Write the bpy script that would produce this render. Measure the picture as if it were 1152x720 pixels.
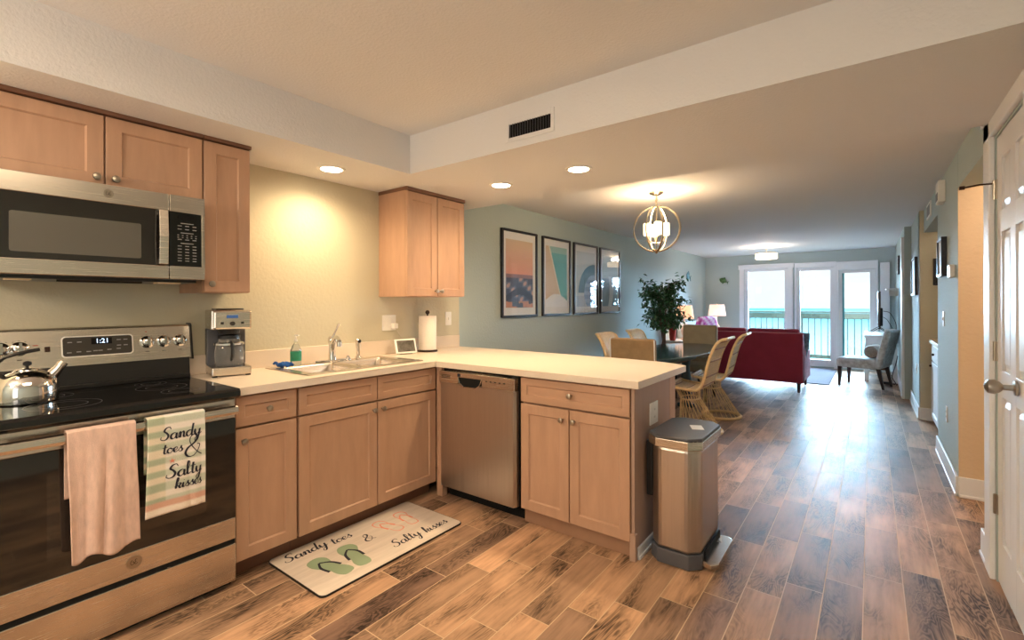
import bpy, bmesh, math, random
from mathutils import Vector, Matrix
random.seed(7)
R = math.radians
SC = bpy.context.scene
COL = SC.collection
for o in list(bpy.data.objects): bpy.data.objects.remove(o)

def lin(c):
    c = c / 255.0
    return c / 12.92 if c <= 0.04045 else ((c + 0.055) / 1.055) ** 2.4
def rgb(t): return (lin(t[0]), lin(t[1]), lin(t[2]), 1.0)

# ------------------------------------------------------------------ camera
F, A, RO = 535.4, 0.6468, -0.0028
cam = bpy.data.cameras.new('camera'); camo = bpy.data.objects.new('camera', cam); COL.objects.link(camo)
fw = Vector((-math.sin(A), math.cos(A), 0)); rt = Vector((math.cos(A), math.sin(A), 0)); up = Vector((0, 0, 1))
rr = math.cos(RO) * rt + math.sin(RO) * up; uu = math.cos(RO) * up - math.sin(RO) * rt
mm = Matrix((rr, uu, -fw)).transposed().to_4x4(); mm.translation = Vector((0, 0, 1.30)); camo.matrix_world = mm
cam.sensor_width = 36; cam.lens = F / 1152 * 36; cam.shift_y = -19.1 / 1152; cam.clip_start = 0.02; cam.clip_end = 5000
SC.camera = camo

# ------------------------------------------------------------------ world and light
SC.view_settings.view_transform = 'Standard'; SC.view_settings.look = 'None'
SC.view_settings.exposure = 0.8; SC.view_settings.gamma = 1.0; SC.view_settings.use_curve_mapping = False
w = bpy.data.worlds.new('sky'); SC.world = w; w.use_nodes = True
bg = w.node_tree.nodes['Background']; bg.inputs[0].default_value = (0.92, 0.96, 1.0, 1); bg.inputs[1].default_value = 0.72

def lamp(name, typ, loc, energy, color, rot=(0, 0, 0), **kw):
    l = bpy.data.lights.new(name, typ); l.energy = energy; l.color = color
    for k, v in kw.items():
        if hasattr(l, k): setattr(l, k, v)
    o = bpy.data.objects.new(name, l); COL.objects.link(o); o.location = loc; o.rotation_euler = rot
    return o
WARM = (1.0, 0.71, 0.42)
# hazy daylight from over the sea: a low, very soft sun
sun = lamp('sun', 'SUN', (0, 20, 8), 57.0, (.52, .76, 1.0), (R(-78), 0, R(-4)), angle=R(70))
# window portals: they only guide daylight sampling
for (x0, x1, z0, z1) in ((-2.13, -1.41, 0.2, 1.97), (-1.16, -0.63, 0.15, 1.95), (-0.45, -0.02, 0.15, 1.86)):
    p = lamp('window_portal', 'AREA', ((x0 + x1) / 2, 11.35, (z0 + z1) / 2), 1, (1, 1, 1), (R(-90), 0, 0), shape='RECTANGLE', size=x1 - x0, size_y=z1 - z0)
    p.data.cycles.is_portal = True

# ------------------------------------------------------------------ materials
def mat(name, col, rough=0.5, metal=0.0, bump=0.0, bscale=60.0, var=0.0, vscale=8.0, stretch=(1, 1, 1), emit=0.0, ecol=None,
        trans=0.0, ior=1.45, spec=0.5, coat=0.0, aniso=0.0, alpha=1.0, attr=None, rvar=0.0, detail=4.0):
    m = bpy.data.materials.new(name); m.use_nodes = True
    nt = m.node_tree; N = nt.nodes; L = nt.links; b = N['Principled BSDF']
    b.inputs['Base Color'].default_value = rgb(col); b.inputs['Roughness'].default_value = rough; b.inputs['Metallic'].default_value = metal
    b.inputs['IOR'].default_value = ior; b.inputs['Specular IOR Level'].default_value = spec; b.inputs['Coat Weight'].default_value = coat
    b.inputs['Transmission Weight'].default_value = trans; b.inputs['Alpha'].default_value = alpha
    b.inputs['Anisotropic'].default_value = aniso
    if emit: b.inputs['Emission Strength'].default_value = emit; b.inputs['Emission Color'].default_value = rgb(ecol or col)
    tc = N.new('ShaderNodeTexCoord'); mp = N.new('ShaderNodeMapping'); mp.inputs['Scale'].default_value = stretch
    L.new(tc.outputs['Object'], mp.inputs[0])
    src = None
    if attr:
        at = N.new('ShaderNodeVertexColor'); at.layer_name = attr; src = at.outputs[0]; L.new(src, b.inputs['Base Color'])
    if var:
        n = N.new('ShaderNodeTexNoise'); n.inputs['Scale'].default_value = vscale; n.inputs['Detail'].default_value = detail; n.inputs['Roughness'].default_value = 0.6
        L.new(mp.outputs[0], n.inputs['Vector'])
        mr = N.new('ShaderNodeMapRange'); mr.inputs[1].default_value = 0.3; mr.inputs[2].default_value = 0.7; mr.inputs[3].default_value = 1 - var; mr.inputs[4].default_value = 1 + var
        L.new(n.outputs[0], mr.inputs[0])
        mx = N.new('ShaderNodeVectorMath'); mx.operation = 'SCALE'
        if src: L.new(src, mx.inputs[0])
        else: mx.inputs[0].default_value = rgb(col)[:3]
        L.new(mr.outputs[0], mx.inputs['Scale']); L.new(mx.outputs[0], b.inputs['Base Color'])
        if rvar:
            m2 = N.new('ShaderNodeMapRange'); m2.inputs[1].default_value = 0.3; m2.inputs[2].default_value = 0.7
            m2.inputs[3].default_value = max(0.02, rough - rvar); m2.inputs[4].default_value = rough + rvar
            L.new(n.outputs[0], m2.inputs[0]); L.new(m2.outputs[0], b.inputs['Roughness'])
    if bump:
        n2 = N.new('ShaderNodeTexNoise'); n2.inputs['Scale'].default_value = bscale; n2.inputs['Detail'].default_value = 3
        L.new(mp.outputs[0], n2.inputs['Vector'])
        bp = N.new('ShaderNodeBump'); bp.inputs['Strength'].default_value = bump; bp.inputs['Distance'].default_value = 0.01
        L.new(n2.outputs[0], bp.inputs['Height']); L.new(bp.outputs[0], b.inputs['Normal'])
    return m

M = {}
M['wall'] = mat('blue_grey_wall_paint', (170, 184, 184), 0.8, bump=0.25, bscale=45)
M['wallk'] = mat('pale_olive_wall_paint', (200, 194, 172), 0.8, bump=0.25, bscale=45)
M['wallw'] = mat('beige_wall_paint', (214, 190, 158), 0.8, bump=0.2, bscale=45)
M['ceil'] = mat('textured_ceiling_paint', (224, 224, 226), 0.85, bump=0.22, bscale=80)
M['trim'] = mat('white_trim_paint', (226, 228, 232), 0.35)
M['maple'] = mat('maple_cabinet_wood', (186, 149, 124), 0.42, var=0.10, vscale=5, stretch=(3, 3, 0.5), bump=0.03, bscale=30, detail=6)
M['mapleh'] = mat('maple_cabinet_wood_horizontal_grain', (186, 149, 124), 0.42, var=0.10, vscale=5, stretch=(0.6, 0.6, 4), bump=0.03, bscale=30, detail=6)
M['maplegrey'] = mat('greyish_laminate_panel', (172, 144, 128), 0.5, var=0.06, vscale=5, stretch=(3, 3, 0.5))
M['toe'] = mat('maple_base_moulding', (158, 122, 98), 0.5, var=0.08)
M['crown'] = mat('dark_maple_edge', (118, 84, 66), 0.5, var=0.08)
M['lam'] = mat('cream_speckled_laminate', (226, 212, 196), 0.33, var=0.03, vscale=160)
M['steel'] = mat('brushed_stainless_steel', (214, 206, 196), 0.26, 1.0, var=0.02, vscale=6, stretch=(1, 1, 90), rvar=0.02)
M['steelv'] = mat('brushed_stainless_steel_vertical', (200, 190, 182), 0.33, 1.0, var=0.05, vscale=8, stretch=(16, 16, 0.3), rvar=0.05, bump=.25, bscale=3)
M['chrome'] = mat('polished_chrome', (215, 213, 210), 0.08, 1.0)
M['nickel'] = mat('satin_nickel', (176, 168, 156), 0.28, 1.0)
M['blackgl'] = mat('black_ceramic_glass', (10, 10, 11), 0.04, spec=0.7)
M['ovengl'] = mat('smoked_oven_glass', (30, 27, 25), 0.05, spec=0.9)
M['mwwin'] = mat('microwave_window_mesh', (92, 90, 84), 0.25, spec=0.6)
M['black'] = mat('black_plastic', (22, 22, 24), 0.4)
M['blackm'] = mat('matte_black_enamel', (34, 33, 33), 0.3)
M['grey'] = mat('dark_grey_plastic', (84, 84, 90), 0.4)
M['dgrey'] = mat('charcoal_panel', (58, 54, 50), 0.3)
M['white'] = mat('white_plastic', (232, 230, 226), 0.4)
M['mark'] = mat('pale_printed_marks', (150, 152, 152), 0.5)
M['red'] = mat('red_printed_mark', (170, 50, 40), 0.5)
M['lcd'] = mat('lit_clock_digits', (200, 225, 255), 0.4, emit=1.5, ecol=(190, 220, 255))
M['blueled'] = mat('lit_blue_display', (50, 70, 100), 0.4, emit=0.12, ecol=(90, 150, 230))
M['ink'] = mat('navy_black_ink', (30, 32, 48), 0.7)
M['glass'] = mat('clear_glass', (245, 250, 250), 0.0, trans=1.0, ior=1.45)
M['soapg'] = mat('clear_soap_bottle', (225, 235, 230), 0.05, trans=0.9, ior=1.33)
M['green'] = mat('green_label', (40, 130, 96), 0.5, var=0.25, vscale=40)
M['blue'] = mat('blue_sponge_cloth', (28, 84, 160), 0.9, bump=0.3, bscale=200, var=0.2, vscale=60)
M['paper'] = mat('white_paper_towel', (238, 230, 222), 0.9, bump=0.3, bscale=90)
M['bronze'] = mat('dark_bronze', (62, 44, 36), 0.4, 0.6)
M['coffee'] = mat('carafe_glass', (190, 192, 194), 0.05, trans=0.8, ior=1.3)
M['linen'] = mat('pink_linen_cloth', (216, 186, 172), 0.95, bump=0.25, bscale=420, var=0.12, vscale=40, stretch=(1, 1.6, 0.5))
M['vcol'] = mat('printed_cotton', (255, 255, 255), 0.9, attr='Col', bump=0.3, bscale=200)
M['vprint'] = mat('printed_paper', (255, 255, 255), 0.6, attr='Col')
M['vmat'] = mat('printed_mat_vinyl', (214, 202, 190), 0.55, var=0.09, vscale=5, stretch=(5, 0.5, 1))
M['frame'] = mat('black_picture_frame', (34, 34, 42), 0.35)
M['matb'] = mat('white_picture_mount', (226, 228, 230), 0.7)
M['sofa'] = mat('burgundy_upholstery', (142, 44, 66), 0.85, bump=0.2, bscale=250, var=0.10, vscale=5)
M['piping'] = mat('rose_piping', (176, 104, 116), 0.8)
M['legw'] = mat('dark_walnut_leg', (48, 38, 38), 0.4)
M['beigef'] = mat('beige_upholstery', (150, 126, 96), 0.9, bump=0.2, bscale=200, var=0.12, vscale=12)
M['greigef'] = mat('grey_beige_upholstery', (158, 146, 122), 0.9, bump=0.2, bscale=200, var=0.08, vscale=12)
M['rattan'] = mat('natural_rattan', (226, 196, 146), 0.5, var=0.14, vscale=20, bump=0.2, bscale=80)
M['rattand'] = mat('brown_rattan_binding', (150, 104, 66), 0.6)
M['cane'] = mat('woven_cane', (216, 184, 132), 0.6, var=0.25, vscale=90, bump=0.5, bscale=160)
M['table'] = mat('dark_teal_painted_tabletop', (52, 78, 90), 0.12, spec=0.8)
M['leaf'] = mat('ficus_leaf', (56, 98, 64), 0.35, var=0.45, vscale=9)
M['bark'] = mat('ficus_bark', (104, 88, 82), 0.9, bump=0.5)
M['pot'] = mat('red_ceramic', (168, 46, 36), 0.3)
M['basket'] = mat('brown_wicker', (110, 84, 60), 0.8, bump=0.8, bscale=60, var=0.3, vscale=50)
M['whitew'] = mat('white_painted_wood', (228, 228, 226), 0.5, var=0.05, vscale=9)
M['shade'] = mat('lit_linen_lamp_shade', (246, 214, 186), 0.9, emit=0.75, ecol=(255, 190, 140))
M['shade2'] = mat('lit_white_lamp_shade', (240, 222, 208), 0.9, emit=0.55, ecol=(255, 214, 186))
M['frost'] = mat('lit_frosted_glass', (255, 240, 210), 0.4, emit=3.5, ecol=(255, 222, 170))
M['drum'] = mat('lit_drum_glass', (255, 240, 215), 0.4, emit=1.6, ecol=(255, 226, 184))
M['candisc'] = mat('lit_recessed_lens', (255, 240, 220), 0.4, emit=14.0, ecol=(255, 232, 200))
M['slip'] = mat('pale_blue_slipcover', (196, 214, 228), 0.9, bump=0.2, bscale=120)
M['rug'] = mat('grey_woven_rug', (98, 94, 108), 0.95, bump=0.6, bscale=90, var=0.25, vscale=14, stretch=(1, 6, 1))
M['chairf'] = mat('blue_grey_patterned_fabric', (190, 196, 198), 0.9, var=0.3, vscale=18, bump=0.1)
M['bolster'] = mat('taupe_pillow_fabric', (158, 148, 140), 0.95, var=0.2, vscale=60)
M['tv'] = mat('tv_black', (16, 18, 22), 0.15)
M['fish'] = mat('green_bronze_fish', (74, 110, 70), 0.4, 0.3, var=0.5, vscale=30)
M['teal'] = mat('teal_fish', (70, 120, 134), 0.4, 0.2, var=0.5, vscale=30)
M['ceramic'] = mat('pale_ceramic', (226, 206, 196), 0.3, var=0.12, vscale=16)
M['deck'] = mat('balcony_boards', (176, 166, 150), 0.8, var=0.15, vscale=6)
M['rail'] = mat('weathered_railing_wood', (84, 88, 74), 0.8, var=0.3, vscale=12)
M['bal'] = mat('brown_baluster_metal', (38, 33, 28), 0.6)
M['sand'] = mat('beach_sand', (196, 168, 124), 0.9, var=0.08, vscale=0.5)
M['wood'] = mat('brown_cabinet_side', (116, 66, 40), 0.5)
M['counter2'] = mat('tan_laminate', (208, 184, 140), 0.4)
M['gold'] = mat('champagne_metal', (214, 202, 180), 0.25, 1.0)
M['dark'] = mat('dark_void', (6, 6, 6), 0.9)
M['stick'] = mat('white_sticker', (225, 226, 228), 0.5)
M['cord'] = mat('white_cord', (205, 198, 186), 0.5)
M['bcord'] = mat('black_cord', (20, 20, 22), 0.5)

def floor_mat():
    m = bpy.data.materials.new('wood_plank_tile'); m.use_nodes = True
    nt = m.node_tree; N = nt.nodes; L = nt.links; b = N['Principled BSDF']
    def math_(op, a, b_=None, c=None):
        n = N.new('ShaderNodeMath'); n.operation = op
        for i, v in enumerate((a, b_, c)):
            if v is None: continue
            if isinstance(v, (int, float)): n.inputs[i].default_value = v
            else: L.new(v, n.inputs[i])
        return n.outputs[0]
    tc = N.new('ShaderNodeTexCoord'); sp = N.new('ShaderNodeSeparateXYZ'); L.new(tc.outputs['Object'], sp.inputs[0])
    W, LN = 0.144, 0.605
    u = math_('DIVIDE', math_('ADD', sp.outputs[0], 0.031 + W * 40), W)
    row = math_('FLOOR', u); fu = math_('FRACT', u)
    off = math_('MULTIPLY', math_('SUBTRACT', row, 39), 0.152)
    v = math_('DIVIDE', math_('ADD', math_('SUBTRACT', math_('SUBTRACT', sp.outputs[1], 2.68), off), LN * 60), LN)
    ci = math_('FLOOR', v); fv = math_('FRACT', v)
    # distance to the nearest joint, metres
    du = math_('MULTIPLY', math_('MINIMUM', fu, math_('SUBTRACT', 1.0, fu)), W)
    dv = math_('MULTIPLY', math_('MINIMUM', fv, math_('SUBTRACT', 1.0, fv)), LN)
    dm = math_('MINIMUM', du, dv)
    grout = math_('LESS_THAN', dm, 0.002)
    cb = N.new('ShaderNodeCombineXYZ'); L.new(row, cb.inputs[0]); L.new(ci, cb.inputs[1])
    wn = N.new('ShaderNodeTexWhiteNoise'); wn.noise_dimensions = '3D'; L.new(cb.outputs[0], wn.inputs['Vector'])
    # grain, offset for each plank
    off3 = N.new('ShaderNodeVectorMath'); off3.operation = 'SCALE'; L.new(wn.outputs['Color'], off3.inputs[0]); off3.inputs['Scale'].default_value = 37.0
    ad = N.new('ShaderNodeVectorMath'); ad.operation = 'ADD'; L.new(tc.outputs['Object'], ad.inputs[0]); L.new(off3.outputs[0], ad.inputs[1])
    mp = N.new('ShaderNodeMapping'); mp.inputs['Scale'].default_value = (10, 2.2, 1); L.new(ad.outputs[0], mp.inputs[0])
    n1 = N.new('ShaderNodeTexNoise'); n1.inputs['Scale'].default_value = 1.0; n1.inputs['Detail'].default_value = 4; n1.inputs['Distortion'].default_value = 0.6; L.new(mp.outputs[0], n1.inputs[0])
    # ring-like grain: sine of the low noise
    g = math_('MULTIPLY_ADD', math_('SINE', math_('MULTIPLY', n1.outputs[0], 120.0)), 0.5, 0.5)
    n2 = N.new('ShaderNodeTexNoise'); n2.inputs['Scale'].default_value = 1.0; n2.inputs['Detail'].default_value = 5; mp2 = N.new('ShaderNodeMapping'); mp2.inputs['Scale'].default_value = (7, 2.4, 1); L.new(ad.outputs[0], mp2.inputs[0]); L.new(mp2.outputs[0], n2.inputs[0])
    mk = N.new('ShaderNodeMapRange'); mk.inputs[1].default_value = 0.44; mk.inputs[2].default_value = 0.62; L.new(n2.outputs[0], mk.inputs[0])
    ramp = N.new('ShaderNodeValToRGB'); cr = ramp.color_ramp
    cr.elements[0].position = 0.0; cr.elements[0].color = rgb((132, 104, 90)); cr.elements[1].position = 1.0; cr.elements[1].color = rgb((206, 164, 132))
    for p_, c_ in ((0.15, (150, 120, 102)), (0.45, (174, 140, 114)), (0.75, (190, 152, 122))):
        e = cr.elements.new(p_); e.color = rgb(c_)
    L.new(wn.outputs['Value'], ramp.inputs[0])
    dk = math_('MULTIPLY', math_('MULTIPLY', math_('SUBTRACT', 1.0, g), mk.outputs[0]), 0.55)
    n3 = N.new('ShaderNodeTexNoise'); n3.inputs['Scale'].default_value = 1.0; n3.inputs['Detail'].default_value = 6
    mp3 = N.new('ShaderNodeMapping'); mp3.inputs['Scale'].default_value = (60, 5, 1); L.new(ad.outputs[0], mp3.inputs[0]); L.new(mp3.outputs[0], n3.inputs[0])
    fine = math_('MULTIPLY', math_('SUBTRACT', n3.outputs[0], 0.5), 0.9)
    blot = math_('MULTIPLY', math_('SUBTRACT', n2.outputs[0], 0.5), -1.5)
    k = math_('ADD', math_('ADD', math_('SUBTRACT', 1.0, dk), fine), blot)
    k = math_('MULTIPLY', k, 0.86)
    sc = N.new('ShaderNodeVectorMath'); sc.operation = 'SCALE'; L.new(ramp.outputs[0], sc.inputs[0]); L.new(k, sc.inputs['Scale'])
    mx = N.new('ShaderNodeMix'); mx.data_type = 'RGBA'; L.new(grout, mx.inputs[0]); L.new(sc.outputs[0], mx.inputs[6]); mx.inputs[7].default_value = rgb((206, 178, 148))
    L.new(mx.outputs[2], b.inputs['Base Color'])
    rg = math_('MULTIPLY_ADD', grout, 0.4, math_('MULTIPLY_ADD', n3.outputs[0], 0.12, 0.40)); L.new(rg, b.inputs['Roughness'])
    b.inputs['Specular IOR Level'].default_value = 0.18
    h = math_('SUBTRACT', math_('MULTIPLY', g, 0.12), math_('MULTIPLY', math_('LESS_THAN', dm, 0.003), 1.0))
    bp = N.new('ShaderNodeBump'); bp.inputs['Strength'].default_value = 0.35; bp.inputs['Distance'].default_value = 0.002; L.new(h, bp.inputs['Height']); L.new(bp.outputs[0], b.inputs['Normal'])
    return m
M['floor'] = floor_mat()
def thin_glass(name, tint=(1, 1, 1)):
    m = bpy.data.materials.new(name); m.use_nodes = True; nt = m.node_tree; nt.nodes.clear()
    o = nt.nodes.new('ShaderNodeOutputMaterial'); mx = nt.nodes.new('ShaderNodeMixShader'); tr = nt.nodes.new('ShaderNodeBsdfTransparent'); gl = nt.nodes.new('ShaderNodeBsdfGlossy'); lw = nt.nodes.new('ShaderNodeLayerWeight'); lw.inputs[0].default_value = 0.5; pw = nt.nodes.new('ShaderNodeMath'); pw.operation = 'POWER'; pw.inputs[1].default_value = 4.0; fr = nt.nodes.new('ShaderNodeMath'); fr.operation = 'MULTIPLY_ADD'; fr.inputs[1].default_value = 0.6; fr.inputs[2].default_value = 0.035; nt.links.new(lw.outputs['Facing'], pw.inputs[0]); nt.links.new(pw.outputs[0], fr.inputs[0])
    tr.inputs[0].default_value = (*tint, 1); gl.inputs['Roughness'].default_value = 0.0
    nt.links.new(fr.outputs[0], mx.inputs[0]); nt.links.new(tr.outputs[0], mx.inputs[1]); nt.links.new(gl.outputs[0], mx.inputs[2]); nt.links.new(mx.outputs[0], o.inputs[0]); return m
M['pane'] = thin_glass('window_pane_glass', (.93, .97, .97)); M['pglass'] = thin_glass('picture_glazing')
def sea_mat():
    m = bpy.data.materials.new('sea_water'); m.use_nodes = True; nt = m.node_tree; b = nt.nodes['Principled BSDF']
    tc = nt.nodes.new('ShaderNodeTexCoord'); sp = nt.nodes.new('ShaderNodeSeparateXYZ'); nt.links.new(tc.outputs['Object'], sp.inputs[0])
    mr = nt.nodes.new('ShaderNodeMapRange'); mr.inputs[1].default_value = 76; mr.inputs[2].default_value = 330; nt.links.new(sp.outputs[1], mr.inputs[0])
    rp = nt.nodes.new('ShaderNodeValToRGB'); rp.color_ramp.elements[0].color = rgb((132, 160, 150)); rp.color_ramp.elements[1].color = rgb((72, 116, 122))
    nt.links.new(mr.outputs[0], rp.inputs[0]); nt.links.new(rp.outputs[0], b.inputs['Base Color']); b.inputs['Roughness'].default_value = 1.0; b.inputs['Specular IOR Level'].default_value = 0.0
    return m
M['sea'] = sea_mat()

# ------------------------------------------------------------------ mesh helpers
OFF = {}
class MB:
    def __init__(s, mx=None): s.bm = bmesh.new(); s.mx = mx or Matrix(); s.mi = 0
    def v(s, p): return s.bm.verts.new(s.mx @ Vector(p))
    def f(s, vs):
        try:
            q = s.bm.faces.new(vs); q.material_index = s.mi; return q
        except ValueError: return None
    def box(s, x0, x1, y0, y1, z0, z1):
        p = [s.v((x, y, z)) for z in (z0, z1) for y in (y0, y1) for x in (x0, x1)]
        for q in ((0, 2, 3, 1), (4, 5, 7, 6), (0, 1, 5, 4), (2, 6, 7, 3), (0, 4, 6, 2), (1, 3, 7, 5)): s.f([p[i] for i in q])
        return s
    def prism(s, pts, a, b, axis='z'):
        def P(u, v, t): return {'z': (u, v, t), 'x': (t, u, v), 'y': (u, t, v)}[axis]
        lo = [s.v(P(u, v, a)) for u, v in pts]; hi = [s.v(P(u, v, b)) for u, v in pts]; n = len(pts)
        s.f(lo[::-1]); s.f(hi)
        for i in range(n): s.f([lo[i], lo[(i + 1) % n], hi[(i + 1) % n], hi[i]])
        return s
    def rings(s, rs, cap=True, closed=True):
        vs = [[s.v(p) for p in r] for r in rs]; n = len(vs[0])
        for a, b in zip(vs, vs[1:]):
            for i in range(n if closed else n - 1): s.f([a[i], a[(i + 1) % n], b[(i + 1) % n], b[i]])
        if cap: s.f(vs[0][::-1]); s.f(vs[-1])
        return vs
    def lathe(s, prof, c=(0, 0, 0), n=24, axis='z', cap=True):
        rs = []
        for r, h in prof:
            ring = []
            for i in range(n):
                t = 2 * math.pi * i / n; a, b = max(r, 1e-4) * math.cos(t), max(r, 1e-4) * math.sin(t)
                ring.append({'z': (c[0] + a, c[1] + b, c[2] + h), 'x': (c[0] + h, c[1] + a, c[2] + b), 'y': (c[0] + b, c[1] + h, c[2] + a)}[axis])
            rs.append(ring)
        s.rings(rs, cap); return s
    def tube(s, pts, r, n=8, closed=False, flat=None):
        P = [Vector(p) for p in pts]; m = len(P); rs = []
        rad = r if isinstance(r, (list, tuple)) else [r] * m
        nrm = None
        for i in range(m):
            if closed: t = (P[(i + 1) % m] - P[i - 1])
            else: t = P[min(i + 1, m - 1)] - P[max(i - 1, 0)]
            t.normalize()
            if nrm is None:
                nrm = t.orthogonal().normalized() if flat is None else Vector(flat[0])
            nrm = (nrm - t * nrm.dot(t)).normalized(); bn = t.cross(nrm)
            k = flat[1] if flat else 1.0
            rs.append([P[i] + rad[i] * (math.cos(a) * nrm + k * math.sin(a) * bn) for a in (2 * math.pi * j / n for j in range(n))])
        if closed: rs.append(rs[0]); s.rings(rs, False)
        else: s.rings(rs)
        return s
    def grid(s, fn, nu, nv, close=False):
        vs = [[s.v(fn(i / nu, j / nv)) for j in range(nv + 1)] for i in range(nu + 1)]
        for i in range(nu):
            for j in range(nv): s.f([vs[i][j], vs[i + 1][j], vs[i + 1][j + 1], vs[i][j + 1]])
        return vs
    def sphere(s, c, r, n=16, sc=(1, 1, 1)):
        m = n // 2
        rs = []
        for i in range(m + 1):
            ph = math.pi * i / m
            rs.append([(c[0] + r * sc[0] * max(math.sin(ph), 1e-3) * math.cos(2 * math.pi * j / n), c[1] + r * sc[1] * max(math.sin(ph), 1e-3) * math.sin(2 * math.pi * j / n), c[2] - r * sc[2] * math.cos(ph)) for j in range(n)])
        s.rings(rs); return s
    def obj(s, name, material, parent=None, bevel=0.0, smooth=False, solid=0.0, sub=0, weld=True, colfn=None):
        bm = s.bm
        if weld: bmesh.ops.remove_doubles(bm, verts=bm.verts, dist=1e-6)
        bmesh.ops.recalc_face_normals(bm, faces=bm.faces)
        root = parent
        while root is not None and root.name not in OFF and root.parent: root = root.parent
        if root is not None and root.name in OFF:
            bmesh.ops.translate(bm, vec=-Vector(OFF[root.name]), verts=bm.verts)
        me = bpy.data.meshes.new(name)
        if colfn:
            cl = bm.loops.layers.float_color.new('Col')
            o_ = Vector(OFF[root.name]) if root is not None and root.name in OFF else Vector((0, 0, 0))
            for f in bm.faces:
                for l in f.loops:
                    l[cl] = rgb(colfn(l.vert.co + o_))
        bm.to_mesh(me); bm.free()
        for mt in (material if isinstance(material, (list, tuple)) else [material]): me.materials.append(mt)
        o = bpy.data.objects.new(name, me); COL.objects.link(o)
        if parent is not None: o.parent = parent
        if smooth:
            for p in me.polygons: p.use_smooth = True
            if smooth != 'all':
                me.set_sharp_from_angle(angle=R(smooth if not isinstance(smooth, bool) else 40))
        if sub: md = o.modifiers.new('sub', 'SUBSURF'); md.levels = sub; md.render_levels = sub
        if solid: md = o.modifiers.new('sol', 'SOLIDIFY'); md.thickness = solid; md.offset = 0
        if bevel:
            md = o.modifiers.new('bev', 'BEVEL'); md.width = bevel; md.segments = 2; md.limit_method = 'ANGLE'; md.angle_limit = R(40)
        return o
def thing(name, label, cat, loc=(0, 0, 0), rz=0.0, group=None, local=False):
    o = bpy.data.objects.new(name, None); COL.objects.link(o); o.location = loc; o.rotation_euler = (0, 0, rz)
    o.empty_display_size = 0.1
    if not local: OFF[o.name] = tuple(loc)
    o['label'] = label; o['category'] = cat
    if group: o['group'] = group
    return o
def tag(o, label, cat, group=None, kind=None):
    o['label'] = label; o['category'] = cat
    if group: o['group'] = group
    if kind: o['kind'] = kind
    return o
def struct(o): o['kind'] = 'structure'; return o
def dup(root, loc, rz=None, label=None):
    def cp(o, par):
        c = o.copy(); COL.objects.link(c)
        if par is not None: c.parent = par
        for ch in list(o.children): cp(ch, c)
        return c
    r = cp(root, None); r.location = loc
    if rz is not None: r.rotation_euler = (0, 0, rz)
    if label: r['label'] = label
    return r
def frame_mx(origin, u, n):
    u = Vector(u); n = Vector(n); m = Matrix((u, n, Vector((0, 0, 1)))).transposed().to_4x4(); m.translation = Vector(origin); return m
# local frame: x = along the face (to the viewer's right), y = outward from the face, z = up
def mxX(x, y0=0, z0=0): return frame_mx((x, y0, z0), (0, 1, 0), (1, 0, 0))      # faces +X, local x runs along +Y
def mxY(y, x0=0, z0=0): return frame_mx((x0, y, z0), (1, 0, 0), (0, -1, 0))     # faces -Y, local x runs along +X
def mxW(x, y0=0, z0=0): return frame_mx((x, y0, z0), (0, -1, 0), (-1, 0, 0))    # faces -X, local x runs along -Y
def cat_rom(pts, k=6):
    P = [Vector(p) for p in pts]; out = []
    if len(P) < 3: 
        return [P[0].lerp(P[-1], i / k) for i in range(k + 1)]
    for i in range(len(P) - 1):
        a = P[i - 1] if i else P[0] * 2 - P[1]; b, c = P[i], P[i + 1]; d = P[i + 2] if i + 2 < len(P) else P[-1] * 2 - P[-2]
        for j in range(k):
            t = j / k
            out.append(0.5 * ((2 * b) + (-a + c) * t + (2 * a - 5 * b + 4 * c - d) * t * t + (-a + 3 * b - 3 * c + d) * t ** 3))
    out.append(P[-1]); return out
def text_bm(s, size, align='CENTER'):
    cu = bpy.data.curves.new('t', 'FONT'); cu.body = s; cu.size = size; cu.align_x = align; cu.resolution_u = 3
    o = bpy.data.objects.new('t', cu); COL.objects.link(o)
    dg = bpy.context.evaluated_depsgraph_get(); me = bpy.data.meshes.new_from_object(o.evaluated_get(dg))
    bpy.data.objects.remove(o); return me
def add_text(mb, s, size, x, z, y=0.0, align='CENTER'):
    me = text_bm(s, size, align); vs = [mb.v((x + v.co.x, y, z + v.co.y)) for v in me.vertices]
    for p in me.polygons: mb.f([vs[i] for i in p.vertices])
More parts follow.
